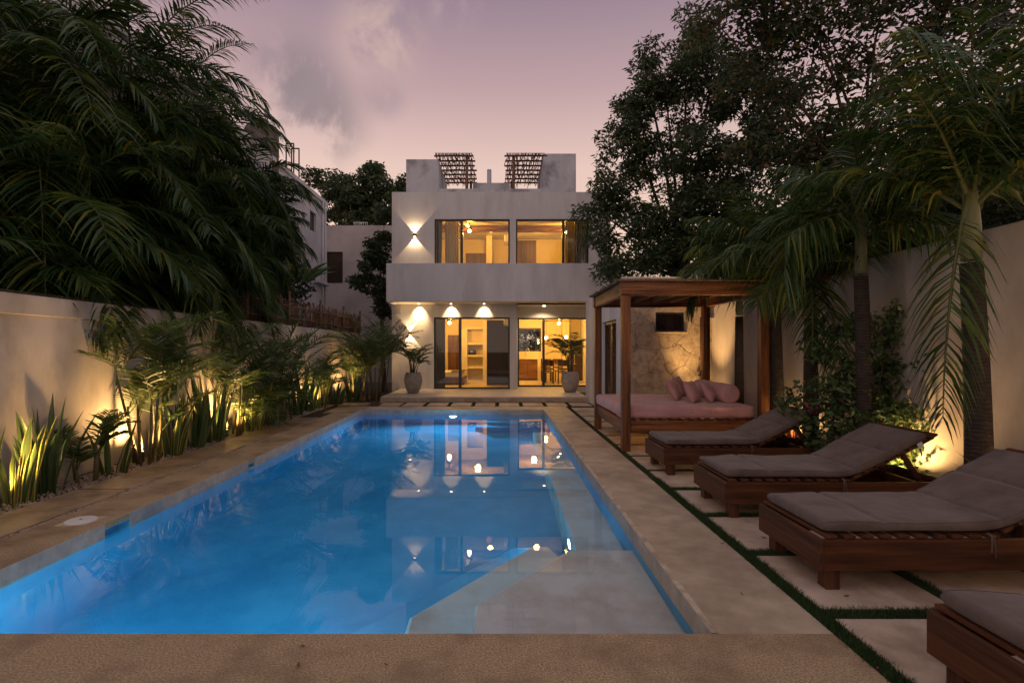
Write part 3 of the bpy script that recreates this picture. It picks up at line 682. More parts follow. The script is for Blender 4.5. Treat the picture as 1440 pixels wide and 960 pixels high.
def ac(x, y, z, label):
    t = thing('air_conditioner', label, 'air conditioner', (x,y,z), 0, 'white air conditioners')
    obj('body', MB().box(-.10,.10,-.36,.36,-.14,.14), M['white_plastic'], t, bevel=.03, seg=3)
    obj('outlet', MB().box(-.112,-.1005,-.3,.3,-.12,-.08), M['black_metal'], t)
ac(xm-.17, 20.6, Z(330,19.6), 'white air conditioner high on the upstairs dividing wall')
ac(xp-.345, 18.7, Z(452,18.6), 'white air conditioner near the top of the ground floor bedroom wall')
# bedroom: bed, wardrobe shelves, safe, curtain
t = thing('bed', 'bed with white linen seen through the left glass door', 'bed', (X(640,20.3),20.3,TZ+.021))
obj('base', MB().box(-1.3,.42,-.8,.8,0,.28), M['inner_wood'], t, bevel=.01)
obj('mattress', MB().box(-1.27,.40,-.78,.78,.281,.50), M['white_cloth'], t, bevel=.05, seg=4)
obj('throw', MB().box(-.1,.405,-.785,.785,.501,.52), M['cushion'], t, bevel=.008)
Yw = 21.6
t = thing('shelf_unit', 'cream built-in shelf unit with open niches behind the glass door', 'shelf', (X(667,Yw),Yw,TZ+.021))
xs0, xs1 = X(654,Yw), X(686,Yw)
sh = MB().box(xs0,X(657,Yw),Yw,Yw+.39,TZ+.022,Z(460,Yw)).box(X(679,Yw),xs1,Yw,Yw+.39,TZ+.022,Z(450,Yw))
for pyy in (461,483,500,516.5,536): sh.box(X(657,Yw)+.001,X(679,Yw)-.001,Yw,Yw+.38,Z(pyy+1.6,Yw),Z(pyy-1.2,Yw))
obj('frame', sh, M['cream'], t, True, bevel=.006)
obj('side_panel', MB().box(X(646,Yw),xs0-.002,Yw+.1,Yw+.39,TZ+.022,Z(462,Yw)), M['cream'], t, True)
t = thing('safe_box', 'small black safe in the second niche of the cream shelf', 'safe', (X(663,Yw),Yw+.15,Z(498.3,Yw)))
obj('body', MB().box(-.12,.20,-.1,.2,0,.20), M['black_metal'], t, bevel=.008)
obj('keypad', MB().box(-.06,.06,-.104,-.1005,.09,.16), M['chrome'], t)
def curtain(x0, x1, y, z0, z1, label, mat, slant=0.):
    n = 60; vs=[]; fs=[]
    for i in range(n+1):
        u = i/n; x = x0+(x1-x0)*u; yy_ = y+.035*math.sin(u*n*.62)+.01*math.sin(u*31)
        vs += [(x+slant*u, yy_, z0), (x, yy_, z1)]
    for i in range(n): a=2*i; fs.append((a,a+2,a+3,a+1))
    o = obj('curtain', MB().add(vs, fs), M[mat], None, smooth=True)
    m = o.modifiers.new('cloth_thickness','SOLIDIFY'); m.thickness = .004
    return tag(o, label, 'curtain', 'curtains behind the glass')
curtain(X(612,18.1), X(626,18.1), 18.15, TZ+.03, Z(447,18.1), 'grey curtain at the left edge of the ground floor glass door', 'curtain')
curtain(X(614,18.1), X(622,18.1), 18.15, zf+.01, Z(310,18.1), 'dark grey curtain behind the left pane upstairs', 'curtain', -.05)
curtain(X(626,18.2), X(645,18.2), 18.25, zf+.01, Z(310,18.1), 'beige linen curtain beside the dark one upstairs left', 'linen_curtain')
curtain(X(797,18.2), X(808,18.2), 18.25, zf+.01, Z(310,18.1), 'beige linen curtain at the upstairs right window', 'linen_curtain', .12)
curtain(X(809,18.1), X(830,18.1), 18.15, zf+.01, Z(310,18.1), 'dark grey curtain at the right end of the upstairs right window', 'curtain')
# kitchen
Yk = 22.35; xk0, xk1 = X(726,Yk)+.02, X(756,Yk)
t = thing('kitchen_counter', 'pale kitchen counter with wooden doors below the kitchen window', 'counter', ((xk0+xk1)/2,Yk,TZ+.021))
obj('worktop', MB().box(xk0,xk1+.12,Yk-.03,Yk+.62,Z(503,Yk)-.06,Z(503,Yk)), M['cream'], t, True, bevel=.006)
obj('side_panel', MB().box(xk1,xk1+.12,Yk-.02,Yk+.62,TZ+.022,Z(503,Yk)-.061), M['cream'], t, True)
for k in range(2):
    a = xk0+k*(xk1-xk0)/2; c = obj('cabinet_door', MB().box(a+.01,a+(xk1-xk0)/2-.01,Yk,Yk+.03,TZ+.1,Z(503,Yk)-.07), M['cabinet'], t, True, bevel=.004)
    obj('handle', MB().box(a+.1,a+.3,Yk-.02,Yk-.003,Z(503,Yk)-.16,Z(503,Yk)-.145), M['black_metal'], c, True)
obj('backsplash', MB().box(xk0,xk1+.12,22.97,22.995,Z(503,Yk)+.001,Z(494,Yk)), M['cream'], t, True)
zc = Z(503,Yk)
xf = X(740,Yk)
t = thing('faucet', 'arched chrome tap on the kitchen counter', 'tap', (xf,Yk+.35,zc+.001))
obj('spout', MB().tube([(0,0,0),(0,0,.3),(.03,0,.38),(.09,0,.40),(.14,0,.36),(.15,0,.28)], .014, 10), M['chrome'], t, smooth=True)
obj('lever', MB().tube([(-.02,0,.08),(-.09,0,.12)], .009, 8), M['chrome'], t, smooth=True)
t = thing('wall_shelf', 'floating wooden shelf with jars on the kitchen wall', 'shelf', (X(778,22.9),22.9,Z(481,22.9)))
obj('board', MB().box(-.35,.35,-.12,.09,0,.04), M['cabinet'], t, bevel=.004)
for k, xj in enumerate((-.25,-.1,.08,.24)):
    tag(obj('jar', MB().lathe([(.045,0),(.05,.03),(.048,.12),(.03,.15)], (X(778,22.9)+xj,22.88,Z(481,22.9)+.042), 14), M[('pot','white_plastic','cabinet','chrome')[k]], None, smooth=True), ('clay jar at the left end','white jar second from the left','brown wooden jar third from the left','shiny metal jar at the right end')[k]+' of the kitchen wall shelf', 'jar')
t = thing('dining_table', 'wooden dining table seen through the kitchen door', 'table', (X(784,21.0),21.0,TZ+.021))
obj('tabletop', MB().box(-.62,.75,-.42,.42,.72,.76), M['cabinet'], t, bevel=.005)
for sx in (-.52,.65):
    for sy in (-.34,.34): obj('leg', MB().box(sx-.04,sx+.04,sy-.04,sy+.04,0,.719), M['inner_wood'], t, bevel=.004)
def chair(x, y, rz, label):
    t = thing('dining_chair', label, 'chair', (x,y,TZ+.021), rz, 'dining chairs at the kitchen table')
    obj('seat', MB().box(-.21,.21,-.21,.21,.43,.47), M['inner_wood'], t, bevel=.01)
    obj('backrest', MB().box(-.20,.20,.18,.205,.70,.95).box(-.20,.20,.18,.205,.56,.62), M['inner_wood'], t, bevel=.006)
    for sx in (-.19,.19):
        obj('leg', MB().box(sx-.018,sx+.018,-.20,-.165,0,.429), M['inner_wood'], t)
        obj('leg', MB().box(sx-.018,sx+.018,.207,.24,0,.96), M['inner_wood'], t)
chair(X(771,20.2), 20.25, PI, 'wooden dining chair at the near left of the kitchen table')
chair(X(792,20.2), 20.2, PI-.15, 'wooden dining chair at the near right of the kitchen table')
chair(X(768,21.8), 21.75, 0, 'wooden dining chair behind the left half of the kitchen table')
chair(X(786,21.8), 21.8, .1, 'wooden dining chair behind the right half of the kitchen table')
for i,(px_,py_) in enumerate(((768,475),(796,474))):
    c = P(px_,py_,21.0); t = thing('pendant_lamp', ('lit globe pendant over the left end of the dining table','lit globe pendant over the right end of the dining table')[i], 'pendant lamp', c, 0, 'pendant lamps over the table')
    obj('cord', MB().tube([(0,0,.07),(0,0,zb-.105-c.z)], .006, 6), M['black_metal'], t)
    obj('globe', MB().lathe([(.02,-.07),(.055,-.045),(.07,0),(.055,.045),(.02,.068)], n=20), M['bulb'], t, smooth=True)
    light('POINT', c+Vector((0,-.0,-.14)), 22, IL, t, size=.06)
t = thing('refrigerator', 'tall dark refrigerator at the right end of the kitchen', 'refrigerator', (X(815,22.6),22.6,TZ+.021))
obj('body', MB().box(-.35,.42,-.3,.35,0,1.75), M['black_metal'], t, bevel=.01)
obj('door', MB().box(-.34,.41,-.34,-.305,.02,1.73), M['dim_panel'], t, bevel=.01)
obj('handle', MB().tube([(-.28,-.37,.7),(-.28,-.37,1.3)], .012, 8), M['chrome'], t)
obj('pier', MB().box(X(791,22.5),X(800,22.5),22.4,22.99,TZ+.02,zb-.101), M['interior'], H, True)
# extra ceiling lamps that light the rooms
for x,y,z,en,lab in ((X(690,20.6),20.4,RT-.64,48,'flush ceiling lamp over the upstairs left room'),(X(755,20.6),20.6,RT-.64,48,'flush ceiling lamp over the upstairs right room'),
                 (X(672,19.8),19.9,zb-.105,55,'flush ceiling lamp before the bedroom shelves'),(X(752,21),21.4,zb-.105,85,'flush ceiling lamp over the kitchen counter')):
    t = thing('ceiling_lamp', lab, 'ceiling lamp', (x,y,z), 0, 'flush ceiling lamps')
    obj('shade', MB().lathe([(.11,-.001),(.11,-.03),(.09,-.045)], n=24), M['bulb'], t)
    light('POINT', (x,y,z-.16), en, IL, t, size=.1)

# ------------------------------------------------------------------ annex
A = thing('annex', 'low outbuilding with stone front and louvred doors behind the daybed', 'outbuilding', (2.57,10.7,0))
AX, AY0, AY1, AZ = 2.57, 10.7, 15.2, 3.0
LD = [(10.95,11.62,.05,2.16),(11.80,12.62,.05,2.16)]
lw = MB().wall(AY0+.12, AY1, -.05, AZ, 0, .18, holes=[(11.25,12.75,.05,2.18)])
wl = MB(); wl.add([(AX+y, x, z) for x, y, z in lw.v], [f_ for f_ in lw.f])
wl.box(AX+.181, 4.43, AY1-.18, AY1-.001, -.05, AZ)
obj('wall', wl, M['plaster'], A, True)
obj('roof', MB().box(AX+.18, 4.43, AY0+.19, AY1-.19, AZ-.30, AZ-.15).box(AX, 4.43, AY0+.0, AY0+.119, AZ-.001+.002, AZ+.03), M['plaster'], A, True)
wn = (X(922,AY0), X(962,AY0), Z(466,AY0), Z(439,AY0))
obj('stone_wall', MB().wall(AX-.0, 4.438, -.05, AZ, AY0, AY0+.118, holes=[wn]), M['stone'], A, True)
wo = obj('window', MB().wall(wn[0]+.002, wn[1]-.002, wn[2]+.002, wn[3]-.002, AY0+.03, AY0+.07, holes=[(wn[0]+.04,wn[1]-.04,wn[2]+.04,wn[3]-.04)]), M['black_metal'], A, True)
obj('pane', MB().box(wn[0]+.041, wn[1]-.041, AY0+.05, AY0+.055, wn[2]+.041, wn[3]-.041), M['dark_glass'], wo, True)
obj('sill', MB().box(wn[0]-.04, wn[1]+.05, AY0-.05, AY0-.001, wn[2]-.035, wn[2]-.003), M['stone'], wo, True, bevel=.006)
for k,(ya,yb) in enumerate(((11.27,11.98),(12.02,12.73))):
    fr = MB().wall(ya, yb, .06, 2.17, 0, .045, holes=[(ya+.06,yb-.06,.12,2.11)])
    m_ = MB(); m_.add([(AX+.06+y, x, z) for x,y,z in fr.v], fr.f)
    dd = obj('louvre_door', m_, M['inner_wood'] if k==0 else M['black_metal'], A, True, bevel=.003)
    lv = MB(); z = .16
    while z < 2.09:
        lv.obox((AX+.082,(ya+yb)/2,z), (0,(yb-ya)/2-.062,0), (.022,0,.016), (.002,0,-.003)); z += .052
    obj('louvres', lv, M['inner_wood'], dd, True)
    obj('backing', MB().box(AX+.12,AX+.13,ya+.05,yb-.05,.1,2.12), M['dim_panel'], dd, True)
# outdoor shower
c = P(984,446,AY0)
t = thing('outdoor_shower', 'thin black shower pipe with round head on the stone wall', 'shower', (c.x,AY0-.05,0))
obj('pipe', MB().tube([(0,0,.55),(0,0,c.z),(.06,-.005,c.z+.01),(.20,-.02,c.z)], .013, 8), M['steel'], t, smooth=True)
obj('shower_head', MB().lathe([(.02,0),(.07,-.02),(.07,-.03)], (.20,-.02,c.z-.0), 18), M['chrome'], t, smooth=True)
obj('valve', MB().tube([(-.05,0,.98),(.05,0,.98)], .02, 10).tube([(0,-.001,.98),(0,-.07,.98)], .024, 10), M['steel'], t, smooth=True)
obj('bracket', MB().box(-.015,.015,.005,.05,1.3,1.33).box(-.015,.015,.005,.05,.7,.73), M['steel'], t)
light_strip = None

# ------------------------------------------------------------------ neighbours
Yc = 7*720/243.5
t = thing('neighbour_house', 'white neighbouring house rising behind the palms on the left', 'house', (-8,Yc,0))
zt_ = Z(285.5,Yc)
nb = MB(); lw = MB().wall(Yc-12, Yc, 0, zt_, 0, .2, holes=[(X(436,1)*0+ (7*720/(702-436)), 7*720/(702-445), Z(325,7*720/(702-440)), Z(298,7*720/(702-440)))])
nb.add([(-7-y, x, z) for x,y,z in lw.v], [tuple(reversed(f_)) for f_ in lw.f])
nb.box(-14,-7.201,Yc-.2,Yc,0,zt_).box(-14,-7.201,Yc-12,Yc-11.8,0,zt_).box(-14,-7.2,Yc-11.79,Yc-.21,zt_-.5,zt_-.3)
obj('wall', nb, M['neighbour'], t, True)
wy0, wy1 = 7*720/(702-436), 7*720/(702-445)
obj('window', MB().box(-7.12,-7.10,wy0,wy1,Z(325,7*720/262),Z(298,7*720/262)), M['dark_glass'], t, True)
obj('cornice', MB().box(-7.0,-6.93,Yc-12,Yc+.05,zt_-.12,zt_+.03), M['neighbour'], t, True, bevel=.01)
for px_ in (452,455.5):
    yy_ = 7*720/(702-px_); obj('drain_pipe', MB().tube([(-6.94,yy_,1.5),(-6.94,yy_,zt_-.13)], .04, 10), M['neighbour'], t, True, smooth=True)
obj('ledge', MB().box(-6.999,-6.8,Yc-1.4,Yc-.1,Z(403,Yc),Z(400,Yc)), M['neighbour'], t, True)
t = thing('rear_house', 'cream neighbouring house with one dark window beyond the white one', 'house', (-6,24,0))
obj('wall', MB().wall(-12, -4.6, 0, Z(317,24), 24, 24.2, holes=[(X(459.5,24),X(482,24),Z(398,24),Z(354,24))]).box(-4.8,-4.6,24.201,30,0,Z(317,24)), M['neighbour_dim'], t, True)
obj('window', MB().box(X(459.5,24),X(482,24),24.08,24.1,Z(398,24),Z(354,24)), M['dim_panel'], t, True)
obj('roof_slab', MB().box(-12,-4.6,24.201,30,Z(317,24)-.3,Z(317,24)-.1), M['neighbour_dim'], t, True)
rl = MB()
for k in range(8): rl.tube([(X(498,24.5)+k*.09,24.5,Z(317,24)-.1),(X(498,24.5)+k*.09,24.5,Z(317,24)+.26)], .015, 5)
rl.tube([(X(497,24.5),24.5,Z(317,24)+.26),(X(517,24.5),24.5,Z(317,24)+.26)], .02, 6)
tag(obj('roof_railing', rl, M['neighbour'], None), 'small white railing on the roof of the cream neighbour house', 'railing')
t = thing('water_tank', 'round weathered cistern on the roof behind the tall palms', 'water tank', (X(368,16),16,Z(285.5,16)))
tz0 = 5.2
obj('tank', MB().lathe([(.48,tz0-t.location.z),(.50,Z(215,16)-t.location.z),(.50,Z(186,16)-t.location.z),(.44,Z(180,16)-t.location.z),(.1,Z(177,16)-t.location.z)], n=30), M['tank'], t, smooth=True)
obj('stand', MB().box(-.6,.6,-.6,.6,-t.location.z+4.9,-t.location.z+5.19), M['tank'], t)
for k,(pa,pb,pt_,Yq) in enumerate(((402.5,413,202,17.6),(410,420.5,209,18.2))):
    xa, xb = X(pa,Yq), X(pb,Yq)
    tag(obj('rebar_frame', MB().tube([(xa,Yq,5.2),(xa,Yq,Z(pt_,Yq))], .025, 6).tube([(xb,Yq,5.2 if k else 4.4),(xb,Yq,Z(pt_,Yq))], .025, 6).tube([(xa,Yq,Z(pt_,Yq)),(xb,Yq,Z(pt_,Yq))], .025, 6), M['steel'], None), ('taller rusty rebar frame standing nearer the cistern','lower rusty rebar frame right of the taller one')[k], 'rebar frame', 'rebar frames on the neighbour roof')
# ------------------------------------------------------------------ daybed under its wooden roof
DX0, DX1, DY0, DY1 = 1.88, 3.93, 7.62, 9.75
t = thing('daybed', 'wooden four post daybed with a slatted roof and pink mattress', 'daybed', (DX0,DY0,0))
pz = 2.50; w = .062
for x,y in ((DX0,DY0),(DX1,DY0),(DX0,DY1),(DX1,DY1)):
    obj('post', MB().box(x-w,x+w,y-w,y+w,0,pz-.19), M['post_z'], t, True, bevel=.006)
obj('roof_beam', MB().box(DX0-w-.02,DX1+w+.1,DY0-w-.03,DY0+w-.02,pz-.188,pz), M['post_x'], t, True, bevel=.006)
obj('roof_beam', MB().box(DX0-w-.02,DX1+w+.1,DY1-w+.02,DY1+w+.03,pz-.188,pz), M['post_x'], t, True, bevel=.006)
obj('roof_beam', MB().box(DX0-w,DX0+w-.03,DY0+w-.018,DY1-w+.018,pz-.186,pz-.002), M['post_y'], t, True, bevel=.006)
obj('roof_beam', MB().box(DX1-w+.03,DX1+w,DY0+w-.018,DY1-w+.018,pz-.186,pz-.002), M['post_y'], t, True, bevel=.006)
for k in range(5):
    x = DX0+.35+k*.34
    obj('rafter', MB().box(x-.025,x+.025,DY0+w-.018,DY1-w+.018,pz-.10,pz-.003), M['post_y'], t, True, bevel=.004)
sk = MB(); y = DY0-.12
while y < DY1+.13:
    pts = [(DX0-.14+rnd.uniform(-.03,.02)+i*.33, y+rnd.uniform(-.008,.008), pz+.022+rnd.uniform(-.004,.004)) for i in range(8)]
    sk.tube(pts, .017, 5); y += .046
obj('stick_roof', sk, M['stick'], t, True, smooth=True)
fz = .36
obj('side_rail', MB().box(DX0+w+.002,DX1-w-.002,DY0-.03,DY0+.02,fz-.09,fz+.09), M['post_x'], t, True, bevel=.006)
obj('side_rail', MB().box(DX0+w+.002,DX1-w-.002,DY1-.02,DY1+.03,fz-.09,fz+.09), M['post_x'], t, True, bevel=.006)
obj('end_rail', MB().box(DX0-.03,DX0+.02,DY0+w+.002,DY1-w-.002,fz-.09,fz+.09), M['post_y'], t, True, bevel=.006)
obj('end_rail', MB().box(DX1-.02,DX1+.03,DY0+w+.002,DY1-w-.002,fz-.09,fz+.09), M['post_y'], t, True, bevel=.006)
for k in range(14):
    x = DX0+.12+k*.142; obj('slat', MB().box(x-.04,x+.04,DY0-.02,DY1+.02,fz+.092,fz+.112), M['wood_y'], t, True, bevel=.003)
def lumpy_box(x0,x1,y0,y1,z0,z1,nx=44,ny=44,nz=6,amp=.010,rr=.05,seed=1):
    """soft closed cushion: a box grid with rounded edges and gentle wrinkles"""
    r_ = random.Random(seed); ph = [(r_.uniform(1,7),r_.uniform(1,7),r_.uniform(0,6)) for _ in range(14)]
    mb = MB(); cx, cy_, cz = (x0+x1)/2,(y0+y1)/2,(z0+z1)/2; hx,hy,hz = (x1-x0)/2,(y1-y0)/2,(z1-z0)/2
    def warp(p):
        x,y,z = p
        q = Vector((max(-hx+rr,min(hx-rr,x)), max(-hy+rr,min(hy-rr,y)), max(-hz+rr*.9,min(hz-rr*.9,z))))
        d = Vector((x,y,z))-q
        if d.length > 1e-9: d = d.normalized()*rr; d.z *= .9
        v = q+d
        n = sum(math.sin(a*x+b*y+c) for a,b,c in ph)/14
        top = 1 if z > 0 else .2
        v.z += n*amp*3*top
        v.x += math.sin(y*9+z*40)*amp*.4*(1 if abs(x)>hx-1e-6 else 0); v.y += math.sin(x*8+z*40)*amp*.4*(1 if abs(y)>hy-1e-6 else 0)
        return (v.x+cx, v.y+cy_, v.z+cz)
    def face(n1, n2, fn, flip):
        vs = [warp(fn(-1+2*i/n1, -1+2*j/n2)) for j in range(n2+1) for i in range(n1+1)]
        fs = []
        for j in range(n2):
            for i in range(n1):
                a = j*(n1+1)+i; q = (a,a+1,a+n1+2,a+n1+1); fs.append(q[::-1] if flip else q)
        mb.add(vs, fs)
    face(nx,ny,lambda u,v:(u*hx,v*hy,hz),False); face(nx,ny,lambda u,v:(u*hx,v*hy,-hz),True)
    face(nx,nz,lambda u,v:(u*hx,-hy,v*hz),False); face(nx,nz,lambda u,v:(u*hx,hy,v*hz),True)
    face(ny,nz,lambda u,v:(hx,u*hy,v*hz),False); face(ny,nz,lambda u,v:(-hx,u*hy,v*hz),True)
    return mb
mt = fz+.114
o = obj('mattress', lumpy_box(DX0-.05,DX1-.10,DY0+.02,DY1+.0,mt,mt+.19,rr=.06,amp=.006,seed=3), M['pink'], None, smooth=True)
tag(o, 'thick dusty pink mattress lying on the wooden daybed', 'mattress')
m = o.modifiers.new('weld','WELD'); m.merge_threshold = .0005
top = mt+.195
def pillow(c, w_, h_, th, yaw, tilt, label, seed, roll=0.):
    n = 22; r_ = random.Random(seed); ph=[(r_.uniform(2,9),r_.uniform(2,9),r_.uniform(0,6)) for _ in range(8)]
    vs=[]; fs=[]
    for s in (1,-1):
        for j in range(n+1):
            for i in range(n+1):
                u,v = -1+2*i/n, -1+2*j/n
                k = 1-.10*(1-abs(u)**2)*0
                e_ = max(0,(1-abs(u)**2.6))**.55*max(0,(1-abs(v)**2.6))**.55
                sx = w_/2*u*(1-.10*(1-v*v)*abs(u)); sz = h_/2*v*(1-.10*(1-u*u)*abs(v))
                wr = 1+.10*sum(math.sin(a*u+b*v+c_) for a,b,c_ in ph)/3
                vs.append((sx, s*th/2*e_*wr, sz))
    N=(n+1)**2
    for s in (0,1):
        for j in range(n):
            for i in range(n):
                a=s*N+j*(n+1)+i; q=(a,a+1,a+n+2,a+n+1); fs.append(q if s else q[::-1])
    o = obj('pillow', MB().add(vs,fs), M['pink'], None, smooth=True)
    m = o.modifiers.new('weld','WELD'); m.merge_threshold=.0006
    o.location = c; o.rotation_euler = (tilt, roll, yaw)
    return tag(o, label, 'pillow', 'pink pillows on the daybed')
pz_ = lambda h, ti: top+h/2*math.cos(ti)-.01
pillow((3.27,9.30,pz_(.40,.45)), .46,.40,.15, R(58), -R(20), 'pink pillow farthest back against the rear post', 5)
pillow((2.93,8.60,pz_(.40,.5)), .42,.38,.15, R(62), -R(28), 'pink pillow at the left end of the row on the daybed', 6)
pillow((3.10,8.22,pz_(.40,.5)), .40,.38,.16, R(52), -R(24), 'pink pillow in front, leaning between the two others', 7)
pillow((3.38,8.30,pz_(.42,.5)), .46,.40,.16, R(60), -R(30), 'pink pillow directly against the round bolster', 8)
bo = MB(); rr = .155; L_ = 1.45; prof = [(0.02,0),(.10,.0),(.14,.012),(rr,.045)]+[(rr*(1-.02*math.sin(i*1.3)), .05+(L_-.1)*i/12) for i in range(13)]+[(.14,L_-.012),(.10,L_),(.02,L_)]
bo.lathe(prof, n=32)
o = obj('bolster', bo, M['pink'], None, smooth=True); o.location = (3.63,8.02,top+rr-.015); o.rotation_euler = (-PI/2,0,R(-2)); tag(o, 'long round pink bolster at the wall end of the daybed', 'bolster')

# ------------------------------------------------------------------ loungers
LW = .74
def make_lounger():
    t = thing('sun_lounger', 'x', 'sun lounger', (0,0,0), 0, 'wooden sun loungers beside the pool')
    Lg = 2.06; z0, z1 = .13, .325; yb = LW
    obj('side_rail', MB().box(.028,Lg,0,.030,z0,z1), M['wood_x'], t, bevel=.005)
    obj('side_rail', MB().box(.028,Lg,yb-.03,yb,z0,z1), M['wood_x'], t, bevel=.005)
    obj('foot_board', MB().box(0,.0275,-.001,yb+.001,z0,z1+.004), M['wood_y'], t, bevel=.005)
    obj('head_board', MB().box(Lg-.03,Lg-.001,.031,yb-.031,z0,z1-.005), M['wood_y'], t, bevel=.005)
    for x in (.06, Lg-.16):
        for y in (.032, yb-.122): obj('leg', MB().box(x,x+.09,y,y+.09,0,z0+.10), M['wood_z'], t, bevel=.005)
    obj('ledge', MB().box(.03,Lg-.031,.031,.055,z1-.05,z1-.022), M['wood_x'], t); obj('ledge', MB().box(.03,Lg-.031,yb-.055,yb-.031,z1-.05,z1-.022), M['wood_x'], t)
    hx = 1.14
    for k in range(10):
        x = .075+k*.112; obj('slat', MB().box(x-.036,x+.036,-.004,yb+.004,z1+.006,z1+.026), M['wood_y'], t, bevel=.003)
    a = R(28); c_, s_ = math.cos(a), math.sin(a)
    def bp(d, n_): return (hx+.03+d*c_-n_*s_, z1+.0+d*s_+n_*c_)
    for y in (.10, yb-.10):
        p0, p1 = bp(0,.0), bp(.84,.0); cx, cz = (p0[0]+p1[0])/2, (p0[1]+p1[1])/2
        obj('back_rail', MB().obox((cx,y,cz), (.42*c_,0,.42*s_), (0,.02,0), (-.02*s_,0,.02*c_)), M['wood_x'], t, bevel=.003)
    for k in range(8):
        cx, cz = bp(.045+k*.109,.031); obj('back_slat', MB().obox((cx,yb/2,cz), (.034*c_,0,.034*s_), (0,yb/2-.02,0), (-.010*s_,0,.010*c_)), M['wood_y'], t, bevel=.003)
    # prop holding the back up
    q = bp(.55,-.02)
    for y in (.14, yb-.14): obj('prop', MB().obox(((q[0]+hx+.72)/2,y,(q[1]+z1-.06)/2), ((q[0]-hx-.72)/2,0,(q[1]-z1+.06)/2), (0,.015,0), (.02,0,.008)), M['wood_x'], t, bevel=.003)
    obj('crossbar', MB().box(hx+.70,hx+.74,.031,yb-.031,z1-.085,z1-.045), M['wood_y'], t, bevel=.003)
    return t
def cushion_mesh(seed):
    r_ = random.Random(seed); z0 = .325+.030; a = R(28); x0 = .045; hinge = 1.17
    seg = [.38,.76,.36,.36]; total = sum(seg); n = 120; m_ = 36
    cre = [0, seg[0], seg[0]+seg[1], seg[0]+seg[1]+seg[2], total]
    ph = [(r_.uniform(3,9),r_.uniform(3,10),r_.uniform(0,6)) for _ in range(10)]
    hd = hinge-x0; vs=[]; fs=[]; W_ = LW-.05; y0 = .025
    us = []
    for k in range(4):
        for i in range(30):
            u = i/30; us.append(cre[k]+seg[k]*(.5-.5*math.cos(PI*u)))
    us.append(total)
    for s in us:
        # bend smoothly about the hinge
        bw = .14
        if s < hd-bw: x, z, an = x0+s, z0, 0.
        elif s > hd+bw:
            ex = hd+bw
            # end of arc
            xa = x0+hd-bw; rad = 2*bw/a; xe = xa+rad*math.sin(a); ze = z0+rad*(1-math.cos(a))
            x, z, an = xe+(s-ex)*math.cos(a), ze+(s-ex)*math.sin(a), a
        else:
            rad = 2*bw/a; th = (s-(hd-bw))/rad; x, z, an = x0+hd-bw+rad*math.sin(th), z0+rad*(1-math.cos(th)), th
        dmin = min(abs(s-c) for c in cre); endk = min(s, total-s)
        pinch = 1-.40*math.exp(-(dmin/.020)**2) if endk > .03 else 1.
        endf = math.sqrt(max(0.,1-max(0.,1-endk/.03)**2))
        wv = sum(math.sin(p*s+c)*1 for p,q,c in ph)/10
        for k in range(m_):
            th = 2*PI*k/m_; cc, ss = math.cos(th), math.sin(th)
            e = .22
            yy = math.copysign(abs(cc)**e, cc); zz = math.copysign(abs(ss)**.5, ss)
            y = y0+W_/2+yy*(W_/2-.004*(1-pinch)*2+.004*math.sin(s*11+seed))
            tk = .075*(.12+.88*endf)*(pinch if zz>0 else 1)
            h = .0375+zz*tk/2
            if zz > 0: h += .006*wv+.010*math.sin(PI*(yy+1)/2)*(.5+.5*math.cos(s*3+seed)) + .011*sum(math.sin(p*s*1.3+q*.6*yy+c) for p,q,c in ph)/6
            vs.append((x-h*math.sin(an), y, z+h*math.cos(an)))
    n = len(us)
    for i in range(n-1):
        for k in range(m_):
            A_=i*m_+k; B_=i*m_+(k+1)%m_; fs.append((A_,A_+m_,B_+m_,B_))
    fs += [tuple(range(m_)), tuple(range((n-1)*m_, n*m_))[::-1]]
    pip = MB(); rows = [vs[i*m_:(i+1)*m_] for i in range(n)]
    for k in (3, m_//2-3):
        pip.tube([Vector(r[k])+Vector((0,(-.002 if k > 5 else .002),.001)) for r in rows[2:-2]], .0042, 6)
    return MB().add(vs, fs), pip
proto = make_lounger()
spots = [(1.96,6.10,'wooden lounger nearest the pink daybed',R(1)),(2.00,4.55,'second wooden lounger from the daybed, with its raised slatted back fully in view',R(-.6)),
         (1.985,3.17,'wooden lounger second from the front, its legs standing on two slabs',R(.3)),(1.935,1.58,'wooden lounger cut off by the bottom right corner, closest of all',R(0))]
cl = ['taupe lounger cushion nearest the daybed','taupe cushion on the second lounger from the daybed, with a white care tag','taupe cushion on the lounger second from the front','taupe cushion on the lounger in the bottom right corner']
for i,(x,y,lab,a) in enumerate(spots):
    o = proto if i == 0 else copy_tree(proto)
    o.location = (x,y,0.002); o.rotation_euler.z = a; o['label'] = lab
    r_ = thing('lounger_cushion', cl[i], 'cushion', (x+rnd.uniform(-.006,.006),y,0.002), a, 'taupe lounger cushions')
    cm, pip = cushion_mesh(i+3)
    pd = obj('pad', cm, M['cushion'], r_, smooth=True); obj('piping', pip, M['cushion'], pd, smooth=True)
    tie = MB()
    for yt in (-.012,):
        tie.tube([(1.05,yt+.02,.36),(1.055,yt-.012,.352),(1.062,yt-.018,.30),(1.066,yt-.016,.22)], .004, 6)
        tie.tube([(1.05,yt+.02,.36),(1.045,yt-.012,.352),(1.044,yt-.018,.31),(1.040,yt-.016,.25)], .004, 6)
    obj('tie', tie, M['cushion'], r_, smooth=True)
    if i == 1:
        obj('care_tag', MB().obox((1.74,.008,.655),(.02,0,.012),(0,.002,0),(-.012,0,.02)), M['white_plastic'], r_)
bpy.context.view_layer.update()

